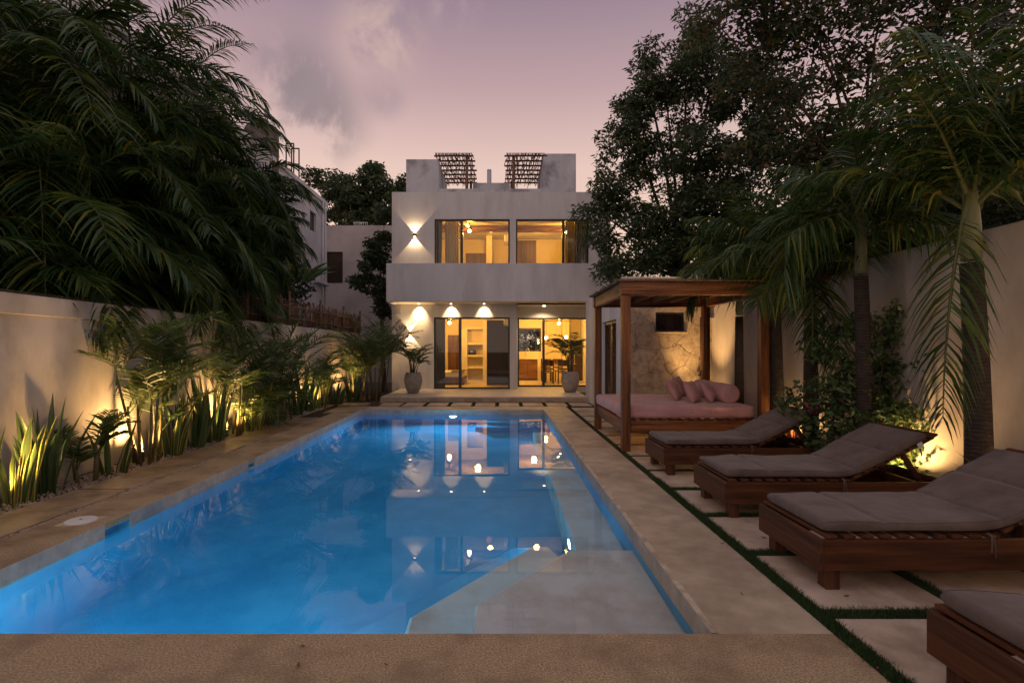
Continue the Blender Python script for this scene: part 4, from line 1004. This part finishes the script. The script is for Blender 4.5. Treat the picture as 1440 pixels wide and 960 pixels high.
# ------------------------------------------------------------------ garden uplights
def uplight(x, y, z, tx, ty, label, en, ang=150, tz=2., grp='spike lamps among the plants', col=WARM):
    t = thing('garden_lamp', label, 'garden lamp', (x,y,z), 0, grp)
    d_ = Vector((tx-x, ty-y, tz)).normalized()
    obj('spike', MB().tube([(0,0,-.03),(0,0,.05)], [.006,.012], 8), M['black_metal'], t, smooth=True)
    c0 = Vector((0,0,.06)); obj('housing', MB().tube([c0-d_*.02, c0, c0+d_*.07, c0+d_*.085], [.02,.032,.036,.036], 16), M['black_metal'], t, smooth=False)
    obj('lens', MB().tube([c0+d_*.0855, c0+d_*.088], [.030,.030], 16), M['amber_lens'], t)
    light('SPOT', Vector((x,y,z))+c0+d_*.10, en*(1.6 if x < 0 else 1.7), col, t, size=.03, target=Vector((x,y,z))+c0+d_*3, angle=R(ang), blend=.7)
for x,y,tx,ty,lab,en in ((-4.66,4.72,-4.80,5.1,'garden lamp at the left edge below the yellow lit sword leaves',105),
                      (-4.78,6.85,-5.10,6.9,'garden lamp behind the first feathery palm by the left wall',85),
                      (-4.66,8.72,-4.85,9.3,'garden lamp between the first and second feathery palms',60),
                      (-4.74,9.35,-5.10,9.6,'garden lamp behind the second feathery palm',60),
                      (-4.80,13.0,-5.10,13.1,'garden lamp among sword leaves near the end of the left wall',60),
                      (-4.6,15.9,-4.9,16.6,'garden lamp behind the tall palm beside the house corner',60)):
    uplight(x,y,.0,tx,ty,lab,en)
for x,y,tx,ty,lab,en in ((4.32,7.35,4.40,7.3,'garden lamp behind the daybed post at the right wall',20),
                      (4.15,5.35,4.30,5.45,'garden lamp behind the big leafy shrub at the right wall',42),
                      (4.30,3.98,4.38,4.2,'garden lamp behind the golden leaves at the right edge',44),
                      (4.15,2.2,4.40,2.2,'garden lamp at the foot of the right wall beside the nearest lounger',36)):
    uplight(x,y,.014,tx,ty,lab,en,150)
uplight(3.70,8.55,.0,2.0,8.0,'garden lamp lying under the pink daybed',80,120,tz=.35)
uplight(3.9,6.95,.0,1.6,8.4,'garden lamp in front of the daybed shining up at its roof beam',170,60,tz=3.6)
uplight(3.55,10.25,.0,4.3,10.25,'garden lamp at the foot of the stone wall, lighting the farthest palm',150,60,tz=3.2)
uplight(4.2,10.2,.0,4.3,10.65,'garden lamp in the corner below the stone wall',22,100)

# ------------------------------------------------------------------ plants
def leaflets(base, dirs, length, width, droop, segs=3):
    """flat tapering leaflets: base (n,3), dirs (n,3) unit, returns verts and faces"""
    n = len(base); up = np.array([0,0,1.])
    side = np.cross(dirs, up); ln = np.linalg.norm(side,axis=1,keepdims=True); side = np.where(ln>1e-4, side/np.maximum(ln,1e-6), np.array([1.,0,0]))
    tw = rng.uniform(-.9,.9,(n,1)); nrm = np.cross(side, dirs); side = side*np.cos(tw)+nrm*np.sin(tw)
    rows = []; wprof = {3:[.5,1.,.62],2:[.6,1.]}[segs]
    for i in range(segs):
        t_ = i/segs
        c = base+dirs*(length*t_)[:,None]; c = c.copy(); c[:,2] -= droop*length*t_*t_
        w_ = (width*wprof[i]*.5)[:,None]
        rows += [c-side*w_, c+side*w_]
    tip = base+dirs*length[:,None]*.97; tip = tip.copy(); tip[:,2] -= droop*length
    V = np.stack(rows+[tip],1); k = 2*segs+1
    o = (np.arange(n)*k)[:,None]
    q = np.concatenate([o+np.array([[2*i,2*i+1,2*i+3,2*i+2]]) for i in range(segs-1)])
    tr = o+np.array([[2*(segs-1),2*(segs-1)+1,2*segs]])
    return V.reshape(-1,3), q, tr
class Geo:
    def __init__(s): s.V=[]; s.Q=[]; s.T=[]; s.n=0; s.qm=[]; s.tm=[]
    def add(s, V, q=None, t=None, mi=0):
        s.V.append(V)
        if q is not None and len(q): s.Q.append(q+s.n); s.qm.append(np.full(len(q),mi))
        if t is not None and len(t): s.T.append(t+s.n); s.tm.append(np.full(len(t),mi))
        s.n += len(V)
    def build(s, name, mats, parent=None, world=True):
        fs=[]; mi=[]
        if s.Q: fs.append(np.concatenate(s.Q)); mi.append(np.concatenate(s.qm))
        if s.T: fs.append(np.concatenate(s.T)); mi.append(np.concatenate(s.tm))
        return np_obj(name, np.concatenate(s.V), fs, mats, parent, world, midx=np.concatenate(mi))
def tube_np(pts, rad, n=4):
    m_ = MB().tube(pts, rad, n, cap=False); return np.array(m_.v), np.array(m_.f)
def frond(G, base, az, el0, L, curl, nl=34, ll=.45, lw=.028, hang=.35, vee=.5, start=.14, rr=.013, mi=0, ri=1, keep=1., side_drop=0.):
    """one feathery frond: el0 start elevation, curl how far it bends down in all (radians)"""
    n = 16; P_ = [Vector(base)]; el = el0; T=[]
    for i in range(n):
        f_ = (i+.5)/n; e_ = el0-curl*(f_**1.25)
        a_ = az+side_drop*f_
        d = Vector((math.cos(a_)*math.cos(e_), math.sin(a_)*math.cos(e_), math.sin(e_))); T.append(d); P_.append(P_[-1]+d*(L/n))
    V, q = tube_np([P_[i] for i in range(0,n+1,2)], [rr*(1-.8*i/n) for i in range(0,n+1,2)], 4); G.add(V, q, None, ri)
    Pn = np.array([tuple(p) for p in P_]); Tn = np.array([tuple(t_) for t_ in T+[T[-1]]])
    f_ = np.linspace(start,.995,nl); idx = f_*n; i0 = np.minimum(idx.astype(int), n-1); fr = (idx-i0)[:,None]
    b = Pn[i0]*(1-fr)+Pn[i0+1]*fr; t_ = Tn[i0]
    side = np.array([-math.sin(az), math.cos(az), 0.])
    upv = np.cross(t_, side[None]); upv = -upv*np.sign(np.where(upv[:,2:3]==0,1,upv[:,2:3]))*-1
    for s in (1,-1):
        k = rng.uniform(size=nl) < keep
        fwd = .35+.75*f_+rng.normal(0,.07,nl)
        d = side[None]*s*1.0+t_*fwd[:,None]+upv*(vee*rng.uniform(.5,1.3,nl))[:,None]
        d += rng.normal(0,.07,(nl,3)); d /= np.linalg.norm(d,axis=1,keepdims=True)
        le = ll*np.sin(PI*np.clip(.12+.83*f_,0,1))**.7*rng.uniform(.85,1.1,nl)
        wd = lw*rng.uniform(.8,1.15,nl)*np.clip(1.2-.5*f_,.5,1)
        V, q, tr = leaflets((b+rng.normal(0,.004,(nl,3)))[k], d[k], le[k], wd[k], np.maximum(0,hang*rng.uniform(.6,1.5,nl))[k])
        G.add(V, q, tr, mi)
def areca(x, y, h, label, n_st=7, fr=5, L=1.05, grp='feathery palms along the left wall', name='areca_palm', spread=.16, mat='mid_green', seed=0, avoid_wall=True, z=0., canes=True, el=(55,88), curl=(.7,1.65), cat='palm', root=None, dens=28, ll=.44):
    t = root or thing(name, label, cat, (x,y,z), 0, grp)
    G = Geo(); r_ = random.Random(seed+int(x*100)+int(y*37))
    cn = MB()
    for k in range(n_st):
        a = 2*PI*k/n_st+r_.uniform(-.3,.3); rad = spread*r_.uniform(.3,1); bx, by = x+rad*math.cos(a), y+rad*math.sin(a)
        hh = h*r_.uniform(.15,.62); lean = r_.uniform(.04,.22)
        tx, ty = bx+lean*hh*math.cos(a), by+lean*hh*math.sin(a)
        if avoid_wall and tx < -4.95: tx = -4.95
        if canes: cn.tube([(bx,by,z-.01),((bx+tx)/2,(by+ty)/2,z+hh*.5),(tx,ty,z+hh)], [.022,.018,.012], 7)
        for j in range(fr):
            az = a+r_.uniform(-1.5,1.5)+(PI if r_.random()<.15 else 0)
            if avoid_wall and math.cos(az) < -.2: az = PI-az if r_.random()<.75 else az
            ln = L*r_.uniform(.75,1.15)*(.75 if avoid_wall and math.cos(az)<-.2 else 1)
            frond(G, (tx,ty,z+hh*r_.uniform(.8,1.)), az, R(r_.uniform(*el)), ln, r_.uniform(*curl), nl=dens, ll=ll*r_.uniform(.85,1.1), lw=.024, hang=.26, vee=.45, start=.25, rr=.008)
    if canes: obj('stems', cn, M['cane'], t, True, smooth=True)
    G.build('fronds', [M[mat], M['rachis']], t)
    return t
areca(-4.72,6.85,1.95,'first feathery palm from the left, lit from behind by a bright lamp',n_st=8,fr=3,L=1.3,seed=1,spread=.22)
areca(-4.75,5.9,.85,'low feathery seedling palm between the sword leaves',n_st=4,fr=3,L=.6,seed=2,ll=.22)
areca(-4.72,9.0,2.0,'second feathery palm from the left, over yellow lit leaves',n_st=9,fr=3,L=1.35,seed=3,spread=.24)
areca(-4.70,11.0,1.95,'third feathery palm from the left, full and dark',n_st=9,fr=3,L=1.4,seed=4,spread=.26)
areca(-4.66,9.75,1.0,'short bushy palm arching over the paving before the second palm',n_st=6,fr=4,L=.95,seed=14,spread=.15,el=(35,70),curl=(1.2,2.0))
areca(-4.75,13.3,1.7,'thin feathery palm close to the far end of the left wall',n_st=6,fr=3,L=1.1,seed=5)
areca(-3.75,15.5,2.7,'tallest feathery palm, beside the left corner of the terrace',n_st=11,fr=4,L=1.55,seed=6,spread=.30,avoid_wall=False,ll=.42)
areca(-4.65,16.6,2.6,'feathery palm in the far left corner behind the tallest one',n_st=9,fr=4,L=1.4,seed=7,spread=.25,ll=.40)
# potted palms on the terrace
def potted(x, y, label, seed, hpot, fh, L):
    t = thing('potted_palm', label, 'potted plant', (x,y,TZ+.001), 0, 'potted palms on the terrace')
    s = hpot/.68
    obj('pot', MB().lathe([(.17*s,0),(.20*s,.03*s),(.27*s,.22*s),(.30*s,.40*s),(.285*s,.56*s),(.245*s,.66*s),(.25*s,.68*s),(.225*s,.68*s),(.22*s,.62*s)], n=40), M['pot'], t, smooth=True)
    obj('soil', MB().lathe([(.221*s,.60*s),(.215*s,.625*s)], n=28), M['soil'], t)
    areca(x, y, fh, '', n_st=7, fr=3, L=L, root=t, spread=.10, avoid_wall=False, z=TZ+.62*s, seed=seed, el=(45,82), curl=(1.0,1.8), ll=.30)
    return t
potted(X(581,16.15), 16.15, 'palm in a rough clay pot at the left of the glass door', 31, .64, 1.15, .85)
potted(X(802,16.45), 16.45, 'palm in a rough clay pot before the kitchen door beside the outbuilding', 32, .66, 1.25, .9)

def sword(x, y, h, n_, label, seed, grp='sword leaved plants along the left wall', edge=True, w_=.055, z=0., lean=.22, spread=.16, name='snake_plant', mats=None, bend=.25, cat='plant'):
    t = thing(name, label, cat, (x,y,z), 0, grp); r_ = random.Random(seed*13+5); G = Geo()
    for k in range(n_):
        a = r_.uniform(0,2*PI); rad = spread*math.sqrt(r_.random()); bx, by = x+rad*math.cos(a), y+rad*math.sin(a)
        hh = h*r_.uniform(.45,1.); ld = Vector((math.cos(a),math.sin(a),0))*r_.uniform(.3,1.)*lean
        if x < -4 and bx+ld.x*hh < -5.0: ld.x = abs(ld.x)
        fa = r_.uniform(0,PI); sd = Vector((math.cos(fa),math.sin(fa),0)); n0 = 8; W = w_*r_.uniform(.75,1.2)
        V=[]; tw = r_.uniform(-1,1)
        for i in range(n0+1):
            u = i/n0; c = Vector((bx,by,z-.01))+Vector((0,0,hh*u))+ld*hh*(u+bend*2*u*u); c.z -= hh*bend*.6*u*u*ld.length/max(lean,.01)
            s2 = Vector((math.cos(fa+tw*u),math.sin(fa+tw*u),0)); nn = Vector((-s2.y,s2.x,0))
            ww_ = W*(.45+1.3*u*(1-u)+.25*(1-u))*(1 if u<.75 else max(.02,(1-u)/.25)**.7)
            for q_ in (-1,-.72,0,.72,1): V.append(c+s2*ww_*.5*q_+nn*(abs(q_)**2)*ww_*.22)
        V = np.array([tuple(v) for v in V]); Q=[];Qe=[]
        for i in range(n0):
            for j in range(4):
                a_=i*5+j; q=(a_,a_+1,a_+6,a_+5); (Qe if j in (0,3) else Q).append(q)
        G.add(V, np.array(Q), None, 0); G.add(V, np.array(Qe), None, 1 if edge else 0)
    G.build('leaves', mats or [M['snake'], M['snake_edge']], t); return t
sp_ = [(-4.72,4.98,.92,14,'sword plant at the left edge glowing yellow green',1),(-4.66,4.45,.8,10,'sword plant half cut by the left edge of the picture',1.5),(-4.78,5.40,1.0,16,'dark tall sword plant second from the left edge',2),
       (-4.74,6.25,.72,9,'short sword plant beside the trunks of the first feathery palm',3),(-4.70,7.35,.78,18,'brightly lit sword plants right of the first feathery palm',4),
       (-4.78,7.95,1.0,14,'dark sword plants right of the brightly lit ones',5),(-4.72,8.45,1.15,22,'tall dark sword plants before the second feathery palm',6),
       (-4.60,9.55,.95,16,'sword plants with pale arching leaves below the second palm',7),(-4.72,10.3,.9,16,'dark sword plants between second and third feathery palms',8),
       (-4.70,11.9,1.0,18,'sword plants right of the third feathery palm',9),(-4.74,12.6,1.25,22,'tall dark sword plants near the far end of the bed',10),
       (-4.66,13.3,1.05,18,'glowing sword plants at the far end lit by a lamp',11),(-4.5,14.1,.8,12,'sword plants at the far end beside the step slab',12),(-4.3,15.2,.9,14,'sword plants behind the slab at the foot of the tallest palm',13)]
for a in sp_:
    s_ = a[5]; far_ = a[1] > 7.7
    sword(a[0],a[1],a[2]*1.15,int(a[3]*1.35),a[4],s_,w_=.066,edge=(int(s_) in (1,4,7,11)), spread=.20 if far_ else .16)

# palms on the right
def big_palm(x, y, z_shaft, z_crown, r0, label, nf, L, seed, lean=(0,0), grp='ringed trunk palms along the right wall', shaft=True, extra=(), wall=True, mat='palm_green', ll=.62, z=0., name='palm_tree', nl=46, el=(16,84), curlr=(.9,1.5), hang=.7):
    t = thing(name, label, 'palm tree', (x,y,z), 0, grp); r_ = random.Random(seed)
    pts=[]; rad=[]
    for i in range(9):
        u=i/8; pts.append((x+lean[0]*u*u, y+lean[1]*u*u, z-.03+(z_shaft-z)*u)); rad.append(r0*(1.18-.28*u+(.22*max(0,.2-u)/.2)))
    obj('trunk', MB().tube(pts, rad, 18), M['palm_bark'], t, True, smooth=True)
    tx, ty = x+lean[0], y+lean[1]
    if shaft:
        h = z_crown-z_shaft
        obj('crownshaft', MB().tube([(tx,ty,z_shaft-.01),(tx,ty,z_shaft+.06),(tx,ty,z_shaft+h*.4),(tx+lean[0]*.1,ty,z_shaft+h*.8),(tx+lean[0]*.1,ty,z_crown+.1)], [r0*.80,r0*.84,r0*.76,r0*.58,r0*.35], 16), M['crownshaft'], t, True, smooth=True)
    G = Geo(); c = (tx,ty,z_crown)
    for k in range(nf):
        az = 2*PI*k*.618+r_.uniform(-.25,.25); u = (k+.5)/nf
        e_ = R(el[1]+(el[0]-el[1])*u+r_.uniform(-8,8))
        ln = L*r_.uniform(.85,1.1)
        if wall and math.cos(az) > .3: ln *= .85
        b_ = (c[0]+.04*math.cos(az), c[1]+.04*math.sin(az), z_crown-.25*u*(1 if shaft else .6))
        frond(G, b_, az, e_, ln, r_.uniform(*curlr), nl=nl, ll=ll*r_.uniform(.85,1.1), lw=(.034 if shaft else .044), hang=hang, vee=.25, start=.13, rr=.020)
    for az,e_,ln,cu,le in extra: frond(G, c, R(az), R(e_), ln, cu, nl=nl, ll=le, lw=.032, hang=.9, vee=.1, start=.2, rr=.018)
    G.build('crown', [M[mat], M['rachis']], t); return t
big_palm(4.08,4.35,2.27,2.95,.088,'nearest ringed palm at the right edge behind the lounger',13,1.45,41,lean=(-.07,.0),el=(38,88),curlr=(.55,1.15),extra=((212,-60,2.1,.5,.38),(215,50,1.9,1.1,.5)))
big_palm(4.02,5.62,2.34,2.98,.075,'slender ringed palm rising out of the leafy shrub',12,1.15,42,lean=(-.05,0),extra=((190,5,1.5,1.9,.45),))
big_palm(4.12,6.77,1.95,2.55,.085,'ringed palm left of the shrub with a drooping frond',11,1.1,43,extra=((262,-38,1.6,.9,.42),(240,-20,1.4,1.2,.36)))
big_palm(4.14,7.62,2.3,3.1,.09,'palm directly behind the right post of the daybed',10,1.1,44,el=(25,85),curlr=(.8,1.3),lean=(-.05,0))
big_palm(4.10,8.75,2.1,3.0,.07,'dark slim palm behind the daybed seen below its roof',11,1.1,45,extra=((180,-10,1.3,1.4,.35),))
big_palm(5.0,10.3,2.65,3.5,.08,'farthest palm, its lit crown spreading above the daybed roof',15,1.45,46,wall=False)
# dry spathe hanging on the wall side
sp = MB(); sp.tube([P(1150,395,6.6),P(1160,388,6.6),P(1175,378,6.6),P(1192,368,6.6)], [.03,.07,.045,.008], 8)
tag(obj('dry_spathe', sp, M['husk'], None, smooth=True), 'reddish brown dry palm spathe hanging before the right wall', 'palm spathe')

# palms and trees beyond the left wall
Lp = [(40,215,7.6,3.0),(150,285,8.3,2.6),(60,330,7.0,2.2),(185,120,9.6,3.1),(270,235,10.5,2.4),(225,345,9.0,2.3),(325,330,11.5,2.1),(290,400,10.2,1.7),(90,110,8.6,3.0),(352,270,12.4,1.7),(0,90,7.2,2.8),(130,400,7.8,1.9),(366,330,13.2,1.3),(250,155,12,2.6),(20,420,6.6,1.6)]
ldesc = ['broad palm near the left edge at mid height','palm with yellow lit fronds above the left wall','low palm at the left edge with fronds touching the wall','tallest palm crown right of the top left corner','palm whose tips reach the sky left of the cistern','palm hanging darkly over the middle of the left wall','palm in front of the white neighbour house','low palm crown close above the stick fence','palm high near the left edge','palm crown just left of the cistern','palm cut by the left edge near the top','low palm crown lit from below at the left','small palm before the stick fence and white house','palm crown behind, showing against the sky','lowest palm crown at the left edge over the wall']
for i,(px_,py_,Y_,L_) in enumerate(Lp):
    c = P(px_,py_,Y_)
    if c.x > -5.7: c.x = -5.7
    big_palm(c.x,c.y,max(.8,c.z-.5),c.z,.10,ldesc[i],26,L_,60+i,grp='tall palms beyond the left wall',shaft=False,wall=False,mat='dark_palm',ll=.62,nl=50,el=(-35,80),curlr=(1.2,2.0),hang=.5,name='tall_palm')

def blob_tree(name, label, base, blobs, mat, leaf=(.15,.055), dens=900, lr=1., seed=0, trunk=.14, grp=None, clump=.34, limbs=True, cat='tree', twist=.35):
    t = thing(name, label, cat, base, 0, grp); r_ = random.Random(seed); g_ = np.random.default_rng(seed)
    bl = [(P(a,b,c) if not isinstance(a, Vector) else a, r) for a,b,c,r in blobs]
    cen = sum((b for b,_ in bl), Vector())/len(bl); lo_ = min(b.z-r for b,r in bl)
    b0 = Vector(base); fork = Vector(((b0.x*2+cen.x)/3,(b0.y*2+cen.y)/3, max(b0.z+.4, lo_*.6+cen.z*.25+b0.z*.15)))
    tb = MB(); 
    mid = (b0+fork)/2+Vector((r_.uniform(-.1,.1),r_.uniform(-.1,.1),0))
    tb.tube([b0-Vector((0,0,.08)), b0+Vector((0,0,.15)), mid, fork], [trunk*1.35,trunk*1.05,trunk*.9,trunk*.75], 10)
    Cs=[]; 
    for c, r in bl:
        if limbs:
            m1 = fork.lerp(c,.5)+Vector((r_.uniform(-.2,.2),r_.uniform(-.2,.2),r_.uniform(0,.3)))
            tb.tube([fork, m1, c, c+Vector((0,0,r*.5))], [trunk*.55*lr,trunk*.32*lr,trunk*.14*lr,.008], 6, cap=False)
        nc = max(5,int(17*r*r/(clump/.34)**2))
        for k in range(nc):
            v = Vector((r_.gauss(0,1),r_.gauss(0,1),r_.gauss(0,1))).normalized()*r*(r_.random()**.45)*r_.uniform(.8,1.12)
            p = c+v; Cs.append((p, clump*r_.uniform(.55,1.25)))
            if limbs and k%2==0: tb.tube([c, c+v*.5+Vector((0,0,.08)), p], [.022,.014,.005], 4, cap=False)
    obj('trunk', tb, M['bark'], t, True, smooth=True)
    N = int(sum(r*r for _,r in bl)*dens); per = max(6, N//len(Cs)); A=[];
    P0=[];
    for p, s in Cs:
        n = int(per*(s/clump)**1.5)+4; q = g_.normal(0,1,(n,3)); q /= np.maximum(1.,np.linalg.norm(q,axis=1,keepdims=True)/1.5)
        P0.append(np.array([p.x,p.y,p.z])+q*np.array([s,s,s*.65])*.75)
    p = np.concatenate(P0); n = len(p)
    d = g_.normal(0,1,(n,3)); d[:,2] = d[:,2]*.5-.55; d /= np.linalg.norm(d,axis=1,keepdims=True)
    s = np.cross(d, g_.normal(0,1,(n,3))); s /= np.linalg.norm(s,axis=1,keepdims=True)
    nn = np.cross(d,s); le = leaf[0]*g_.uniform(.6,1.2,(n,1)); wd = leaf[1]*g_.uniform(.7,1.15,(n,1))
    V = np.stack([p, p+d*le*.45+s*wd*.5+nn*wd*.12, p+d*le-nn*le*.08, p+d*le*.45-s*wd*.5+nn*wd*.12],1).reshape(-1,3)
    o = (np.arange(n)*4)[:,None]
    np_obj('crown', V, [np.concatenate([o+np.array([[0,1,2]]), o+np.array([[0,2,3]])])], M[mat], t, True)
    return t
blob_tree('leafy_tree','big dark leafy tree rising behind the outbuilding right of the house',(4.95,13.2,-.05),
  [(885,335,13.3,.95),(850,268,13.5,.72),(845,300,13.6,.55),(900,215,13.5,1.15),(935,120,13.5,.95),(903,80,13.6,.50),(985,235,13,1.5),(1000,120,13,1.4),(950,330,12.7,1.2),(1050,310,12.6,1.6),(868,370,13.0,.45),(915,370,12.8,.7),(885,150,13.6,.6),(965,60,13.4,.8),(1060,180,12.8,1.5)],'tree_leaf',leaf=(.17,.056),dens=3000,lr=.55,seed=3,trunk=.2)
blob_tree('overhanging_tree','tree with brownish leaves reaching in from the upper right over the palms',(6.6,9.2,-.05),
  [(1010,35,9.4,.65),(1075,70,9.2,.9),(1150,40,9,1.0),(1230,90,9,.9),(1320,40,9,1.1),(1420,80,8.6,1.2),(1110,165,9.2,.85),(1190,190,9,.8),(1060,225,9.4,.5),(1290,170,9.2,.9),(1390,200,9,1.1),(1100,-40,9,1.0),(1250,-40,9,1.1),(1420,-30,9,1.2),(1140,250,9.3,.45)],'near_leaf',leaf=(.15,.06),dens=1500,lr=.4,seed=4,trunk=.19,clump=.28)
for k,(px_,py_,Y_,r_) in enumerate(((1120,330,14,1.9),(1230,290,13,2.0),(1350,300,11.5,1.9),(1450,300,9.5,1.7),(1180,235,15,1.8),(1330,240,14,1.9),(1040,350,15,1.6),(1440,200,12,1.9))):
    c = P(px_,py_,Y_); c.x = max(c.x, 6.0)
    blob_tree('forest_tree',['dark tree low behind the farthest palms','dark tree behind the slender palm crown','dark tree behind the nearest palm trunk','dark tree at the right edge above the wall','tall dark tree behind the brownish leaved one','tall dark tree behind the upper right palms','dark tree between the outbuilding and the right wall','tall dark tree in the upper right corner'][k],
      (c.x+.3,c.y+.3,-.05),[(c,0,0,r_),(c+Vector((r_*.7,.3,-r_*.7)),0,0,r_*.8),(c+Vector((-r_*.6,.2,-r_*.8)),0,0,r_*.7),(c+Vector((.2,0,-r_*1.5)),0,0,r_*.8)],'forest_leaf',leaf=(.20,.085),dens=800,seed=20+k,trunk=.15,grp='dark trees beyond the right wall',clump=.4)
blob_tree('leafy_tree','round leafy tree behind the cream neighbour house',(X(505,27),27.,-.05),
  [(500,262,26,1.15),(530,262,26,1.1),(465,262,26.5,.9),(440,250,27,.55),(505,300,26,1.4),(560,275,26,.9),(550,310,26,1.4),(470,300,27,1.1),(520,238,26,.55),(575,265,26,.5),(540,350,26.5,1.2)],'tree_leaf',leaf=(.24,.11),dens=1700,lr=.6,seed=7,trunk=.22,clump=.42)
blob_tree('slim_tree','slim dark tree climbing beside the left side wall of the house',(X(541,19),19.,-.05),
  [(542,300,19,.5),(541,335,19,.45),(543,370,19,.45),(541,405,19,.45),(522,355,18.6,.35),(513,375,18.6,.32),(517,400,18.8,.38),(505,395,18.6,.25),(538,430,19,.5),(526,345,18.7,.3)],'tree_leaf',leaf=(.18,.09),dens=3200,lr=.6,seed=8,trunk=.09,clump=.22)
for k,(px_,py_,Y_,r_) in enumerate(((60,260,13,2.6),(200,250,15,2.6),(310,290,16,1.9),(20,120,12,2.4),(130,130,14,2.4),(370,380,16,1.2),(100,380,10.5,1.7),(260,400,12.5,1.4))):
    c = P(px_,py_,Y_)
    blob_tree('forest_tree',['dark tree filling the gaps at the left edge','dark tree behind the middle of the left palms','dark tree between the palms and the cistern','dark tree behind the palms near the top left','dark tree behind the tallest left palm','dark low tree behind the stick fence','dark low tree over the left wall','dark low tree behind the right end of the left palms'][k],
      (c.x-.3,c.y+.3,-.05),[(c,0,0,r_),(c+Vector((r_*.6,.2,-r_*.7)),0,0,r_*.75),(c+Vector((-r_*.6,0,-r_*.8)),0,0,r_*.7)],'forest_leaf',leaf=(.22,.09),dens=800,seed=40+k,trunk=.15,grp='dark trees beyond the left wall',clump=.42)
# broad shiny leaves right of the palms (by the fence)
sword(X(418,13.5),13.5,.62,22,'broad leaved plant beyond the fence before the white house',71,grp=None,edge=False,w_=.17,z=3.35,lean=.9,spread=.35,name='broad_leaf_plant',mats=[M['shrub_leaf'],M['shrub_leaf']],bend=.5)
# shrub and crotons on the right
blob_tree('flowering_shrub','big loose leafy shrub around the slender palm at the right wall',(4.1,5.75,-.0),
  [(1225,560,5.75,.42),(1180,570,5.95,.36),(1262,600,5.65,.36),(1215,620,5.7,.34),(1280,550,5.7,.32),(1190,520,6.,.22),(1305,605,5.5,.25),(1235,470,5.8,.16),(1262,480,5.75,.18),(1285,455,5.7,.14),(1150,550,6.1,.24),(1325,640,5.45,.18),(1212,645,5.6,.22),(1255,650,5.55,.26),(1170,610,5.9,.25),(1245,520,5.8,.28),(1205,445,5.9,.12),(1225,500,5.7,.22),(1300,520,5.6,.26),(1320,570,5.5,.24),(1170,540,6.0,.24),(1262,440,5.7,.10),(1140,590,6.1,.2),(1290,630,5.5,.28),(1240,590,5.6,.35),(1150,500,6.1,.16),(1180,470,6.0,.12),(1320,500,5.4,.16),(1330,545,5.4,.2),(1110,560,6.3,.14),(1295,590,5.4,.3)],'shrub_leaf',leaf=(.08,.045),dens=3500,seed=9,trunk=.03,clump=.13,cat='shrub')
fl_ = MB()
for k in range(16):
    c = P(1141+rnd.uniform(-8,8),574+rnd.uniform(-7,7),5.95); a = Vector((rnd.gauss(0,1),rnd.gauss(0,1),rnd.gauss(0,1))).normalized()*.022; b = a.orthogonal().normalized()*.016
    fl_.add([c-a,c+b,c+a,c-b],[(0,1,2,3)])
tag(obj('magenta_flowers', fl_, M['flower'], None), 'small cluster of magenta flowers at the left end of the shrub', 'flower')
sword(3.98,7.02,.62,26,'red leaved cordyline between daybed and shrub',51,grp='coloured leaf plants at the right wall',edge=False,w_=.06,lean=.8,spread=.08,name='cordyline',mats=[M['red_leaf'],M['red_leaf']],bend=.5,z=.012)
sword(4.24,4.12,.92,26,'golden croton at the right edge beside the nearest palm',52,grp='coloured leaf plants at the right wall',edge=False,w_=.07,lean=.28,spread=.06,name='croton',mats=[M['gold_leaf'],M['gold_leaf']],bend=.5,z=.012)
sword(4.2,8.2,.5,18,'small green leafy plant at the wall behind the daybed',53,grp='coloured leaf plants at the right wall',edge=False,w_=.05,lean=.7,spread=.1,name='cordyline',mats=[M['red_leaf'],M['shrub_leaf']],bend=.5,z=.012)

c = P(748,478,27.5)
blob_tree('garden_tree','leafy tree in the garden behind, seen through the kitchen window',(c.x,c.y,-.05),[(c,0,0,1.3),(c+Vector((1.5,0,.1)),0,0,1.2),(c+Vector((-1.2,.2,-.2)),0,0,1.1),(c+Vector((.4,0,-1.0)),0,0,1.1),(c+Vector((.6,.2,1.2)),0,0,1.0)],'shrub_leaf',leaf=(.22,.10),dens=1100,seed=88,trunk=.12,clump=.4)

nl_ = 90
lx = rng.uniform(-3.8,3.9,nl_*6); ly = rng.uniform(1.6,13,nl_*6)
ok_ = ((lx>1.2)|(lx<-3.5)|(ly<2.6)); lx=lx[ok_][:nl_]; ly=ly[ok_][:nl_]; n_=len(lx)
an = rng.uniform(0,2*PI,n_); sz = rng.uniform(.008,.026,n_); c_=np.cos(an); s_=np.sin(an)
zz = rng.uniform(.004,.009,n_)
V = np.stack([np.stack([lx+c_*sz,ly+s_*sz,zz+.004],1),np.stack([lx-s_*sz*.4,ly+c_*sz*.4,zz],1),np.stack([lx-c_*sz,ly-s_*sz,zz+.006],1),np.stack([lx+s_*sz*.4,ly-c_*sz*.4,zz],1)],1).reshape(-1,3)
tag(np_obj('fallen_leaves', V, [np.arange(4*n_).reshape(-1,4)], M['husk']), 'tiny dry leaves scattered over deck and slabs', 'leaves', kind='stuff')
